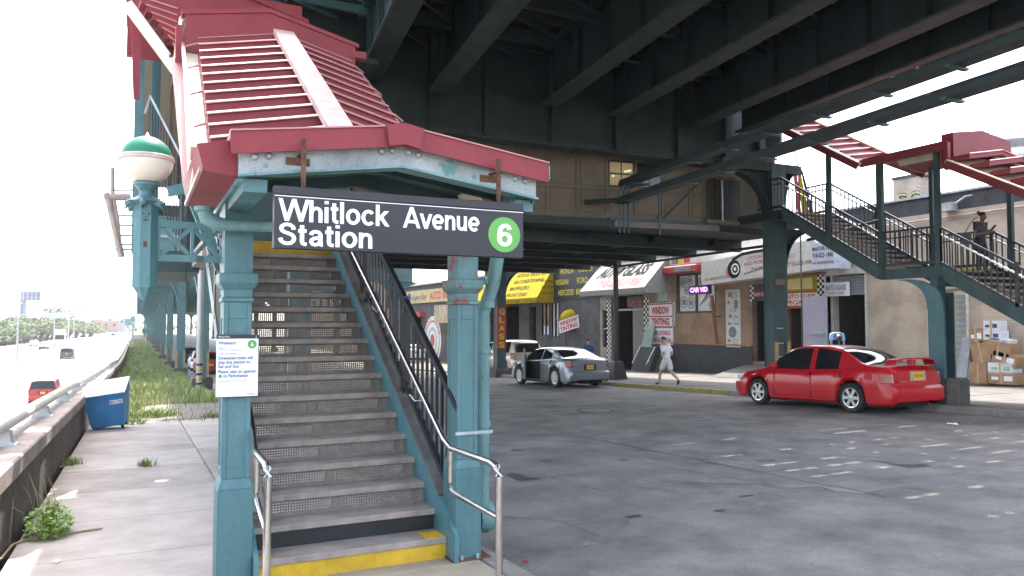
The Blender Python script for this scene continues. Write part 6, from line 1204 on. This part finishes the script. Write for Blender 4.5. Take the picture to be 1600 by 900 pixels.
st_=MB().hexa([(.12,-.462,.74),(.44,-.462,.745),(.445,-.472,.86),(.12,-.472,.855)]+[(.12,-.47,.74),(.44,-.47,.745),(.445,-.48,.86),(.12,-.48,.855)]).build('label_plate',PAPER,dm); txt('BC-172',.10,(.14,-.484,.765),*RX,INK,st_,.28,bold=.02)
dm.scale=(.76,.76,.74); dm.location=(-.44,18.75,gz(18.7)+.0); dm.rotation_euler=(R(3),R(-7),R(-8))
# cardboard boxes by the grey door
BX=FXX-.55
def cbox(label,px0,px1,py0,py1,m,tilt=0,d=.5,mark=None,x=BX):
    a=at(px0,py1,X=x); b=at(px1,py0,X=x); w=abs(a.y-b.y); h=b.z-a.z; c=(a+b)/2
    t=thing('cardboard_box' if m is CARD else 'carton',label,'box',c,'boxes stacked against the tan wall'); 
    o=B(c.x,c.x+d,c.y-w/2,c.y+w/2,c.z-h/2,c.z+h/2).build('carton',m,t,bevel=.012); B(c.x-.003,c.x+.05,c.y-w/2+.02,c.y+w/2-.02,c.z+h*.5-.012,c.z+h*.5+.004).build('flap',m,o); MB().box(c.x-.004,c.x,c.y-.03,c.y+.03,c.z-h/2,c.z+h/2).build('tape',mat('parcel_tape',(.45,.33,.2),.3),o)
    if mark:
        B(c.x-.005,c.x,c.y-w*.4,c.y-w*.1,c.z-h*.2,c.z+h*.2).build('printed_label',mark,o); B(c.x-.005,c.x,c.y+w*.1,c.y+w*.35,c.z-h*.15,c.z+h*.1).build('printed_mark',mark,o)
    t.rotation_euler=(R(tilt),0,0); return t
cbox('brown box on the pavement, bottom left of the pile',1515,1541,567,598,CARD)
cbox('wide brown box on the pavement, bottom right of the pile with a white label',1543,1586,583,599,CARD,0,.5,PAPER)
cbox('flat white carton with green print under the tilted brown boxes',1543,1582,568,583,CARDW,0,.5,mat('pale_green_print',(.3,.5,.35),.6))
cbox('large tilted brown box leaning at the left of the pile',1518,1545,533,567,CARD,-12)
cbox('long tilted brown box in the middle of the pile, lower one',1550,1588,552,570,CARD,14,.5,PAPER)
cbox('long tilted brown box in the middle of the pile, upper one',1541,1578,534,556,CARD,10)
cbox('small brown box with an open top at the upper left',1514,1535,514,536,CARD,-5,.45,PAPER)
cbox('white carton with blue print, topmost in the pile',1536,1560,501,517,CARDW,0,.45,NAVY)
cbox('white carton with blue print, second from the top',1536,1562,517,531,CARDW,0,.48,NAVY)
cbox('flat white and blue carton lying slantwise beside the white pair',1545,1576,529,535,CARDW,8,.45,mat('sky_blue_print',(.2,.4,.55)))
gp=thing('metal_sheet','tall grey metal panel leaning beside the boxes','panel',(24.9,16.9,0)); a=at(1497,597,X=24.7); b=at(1516,527,X=24.9); MB().hexa([(24.6,b.y,a.z),(24.65,b.y,a.z),(24.65,a.y,a.z),(24.6,a.y,a.z),(24.95,b.y,b.z),(25,b.y,b.z),(25,a.y,b.z),(24.95,a.y,b.z)]).build('panel',mat('blue_grey_panel',(.26,.29,.33),.5),gp)
# litter
for i,(px,py,c,l) in enumerate(((1322,651,REDP,'crumpled red wrapper on the road by the red sedan'),(1488,664,PAPER,'white paper scrap on the road, lower right'),(822,880,REDP,'red and white wrapper at the near kerb'),(100,700,PAPER,'white scrap by the parapet foot'),(95,730,mat('pink_scrap',(.6,.3,.35),.6),'pink scrap by the parapet foot'),(88,879,PAPER,'white crumb on the sunlit slab'))):
    c_=at(px,py,Z=-.2 if px>1000 else 0); z=road(c_.x,c_.y) if c_.x>2.6 else gz(c_.y); c_=at(px,py,Z=z); q=random.Random(i); t=MB(); s=.09 if px>1000 else .035
    pts=[(c_.x+q.uniform(-s,s),c_.y+q.uniform(-s,s),z+q.uniform(.005,s*.6)) for _ in range(7)]; t.add(pts,[(0,1,2),(2,1,3),(3,4,0),(4,5,2),(5,6,1),(0,6,3)]); o=t.build('litter',c); o.location=(0,0,0); tag(o,l,'litter')
cd_=thing('fallen_cord','straw coloured strip of cord lying across the sunlit slab','cord',(-.8,7.5,0)); cp=[at(p,q_,Z=-.02) for p,q_ in((0,872),(20,846),(40,838),(90,830),(160,819))]; MB().tube([V((p.x,p.y,gz(p.y)+.012)) for p in cp],.011,6).build('strip',DRYW,cd_,True)
def blades(mb,x,y,z,h,q,w=.012,lean=.5):
    a=q.uniform(0,6.28); d=V((math.cos(a),math.sin(a),0)); s=V((-d.y,d.x,0))*w; l=q.uniform(.2,1)*lean*h; p=V((x,y,z)); mb.add([p-s,p+s,p+d*l*.4+V((0,0,h*.65))+s*.7,p+d*l*.4+V((0,0,h*.65))-s*.7,p+d*l+V((0,0,h))],[(0,1,2,3),(3,2,4)])
q=random.Random(21)
def noise2(x,y): return .5+.5*math.sin(x*1.7+1.3*math.sin(y*.8))*math.cos(y*.55+x*.6)
for nm,m,k0 in(('grass',GRASS,0),('dry_grass',mat('dry_grass_blades',(.42,.39,.23),.8,var=.3,bump=0),1),('bright_grass',mat('bright_grass_blades',(.33,.40,.13),.75,var=.3,bump=0),2)):
    mb=MB()
    for _ in range(19000 if k0!=1 else 19000):
        y=19.3+q.random()**1.6*170; x=q.uniform(-.9,2.6)
        if y<25.8 and x>.2+.15*math.sin(y*1.3) and q.random()<.93 or x<-.2 and y<19.6: continue
        nn_=noise2(x,y)
        if (k0==1)==(nn_<.3) or q.random()<.12:
            far=1+max(0,(y-24))*.035; hgt=q.uniform(.07,.24)*(.35+nn_)*min(1.5,.7+.02*y) 
            if y<22: hgt*=.6
            blades(mb,x,y,gz(y)-.1,hgt+.1,q,.010*far,.6)
    for px,py,n,s in((240,650,700,.5),(228,728,130,.12),(330,651,200,.2),(112,726,160,.14),(105,683,60,.08)):
        if k0==1: continue
        c_=at(px,py,Z=gz(12)); 
        for _2 in range(2): c_=at(px,py,Z=gz(c_.y))
        for _ in range(n//2): x=c_.x+q.gauss(0,s*.5); y=c_.y+q.gauss(0,s*.5); blades(mb,x,y,gz(y)-.01,q.uniform(.04,.10+s*.35),q,.006+s*.008,.9)
    tag(mb.build(nm,m,recalc=False),'patchy %s growing between the parapet and the viaduct columns'%nm.replace('_',' '),'grass',kind='stuff')
# weed at the parapet foot
wx,wy=-.70,8.3; wd_=thing('weed','bright green leafy weed with straw stalks at the parapet foot','weed',(wx,wy,gz(wy))); mb=MB(); sm=MB()
for _ in range(1100):
    a=q.uniform(0,6.28); rr=q.random()**.6*.25; h=q.uniform(.01,.34)*(1-rr*1.9); p=V((wx+rr*math.cos(a)*.8+.02,wy+rr*math.sin(a)*1.2,gz(wy)+h)); n_=V((q.gauss(0,.5),q.gauss(0,.5),1)).normalized(); u=n_.orthogonal().normalized(); v=n_.cross(u); s=q.uniform(.012,.026)
    mb.add([p-u*s,p-v*s*.55,p+u*s*1.1,p+v*s*.55],[(0,1,2,3)])
mb.build('foliage',LEAF,wd_,recalc=False)
for _ in range(26): blades(sm,wx+q.gauss(0,.08),wy+q.gauss(0,.12),gz(wy),q.uniform(.3,.6),q,.004,.8)
sm.build('dry_stalks',DRYW,wd_,recalc=False); sm=MB()
for _ in range(30): a=q.uniform(0,6.28); sm.tube([(wx,wy,gz(wy)),(wx+.1*math.cos(a),wy+.14*math.sin(a),gz(wy)+.22)],.004,4)
sm.build('stems',LEAF,wd_)
for i,(px,py,l) in enumerate(((372,600,'low leafy weed in the grass by the utility pole'),(1,1,''))):
    if i: break
# grey utility pole with yellow tape
c_=at(311,606,Z=-.85); up_=thing('utility_pole','grey utility pole with yellow and black tape near its foot','pole',(c_.x,c_.y,gz(c_.y))); MB().tube([(c_.x,c_.y,gz(c_.y)-.1),(c_.x,c_.y,7.5)],.12,12).build('pole',mat('silvery_pole',(.45,.45,.43),.5,metal=.3,var=.15,scale=3,streak=4),up_,True)
for k in range(5): MB().lathe([(.123,0),(.128,.02),(.128,.08),(.123,.1)],(c_.x,c_.y,gz(c_.y)+.15+k*.2),12,'z',False).build('tape_band',YEL if k%2 else BLACK,up_,True)

pr_=thing('pipe_rack','pale brown pipe frame with rungs hanging at the left of the lamp','pipe rack',(-.5,13,4)); PB=mat('pale_brown_pipe',(.38,.31,.26),.6,var=.15)
def rk(px,py): return at(px,py,Y=13.0)
MB().tube([rk(166,302),rk(171,318),rk(190,402)],.05,8).build('side_pipe',PB,pr_,True); MB().tube([rk(176,262),rk(176,300),rk(184,345),rk(188,400)],.03,8).build('side_pipe',PB,pr_,True); MB().tube([rk(164,308),rk(205,308)],.055,8).build('top_pipe',PB,pr_,True); MB().tube([rk(214,285),rk(212,390)],.06,8).build('side_pipe',PB,pr_,True)
for y in(297,337,352,368,382,390): MB().tube([rk(178,y),rk(212,y)],.018,6).build('rung',GALV,pr_,True)

# ================= GLARE HAZE
hz=MB().box(-905,905,-305,1505,-4.75,32).build('glare_haze',MATS['black_paint']); hz['kind']='stuff'; hm=bpy.data.materials.new('glare_volume'); hm.use_nodes=True; n_=hm.node_tree.nodes; n_.remove(n_['Principled BSDF']); pv=n_.new('ShaderNodeVolumePrincipled'); pv.inputs['Color'].default_value=(.95,.97,1,1); pv.inputs['Density'].default_value=.0003; hm.node_tree.links.new(pv.outputs[0],n_['Material Output'].inputs['Volume']); hz.data.materials.clear(); hz.data.materials.append(hm)  # thin volume added to imitate glare washing out the distance
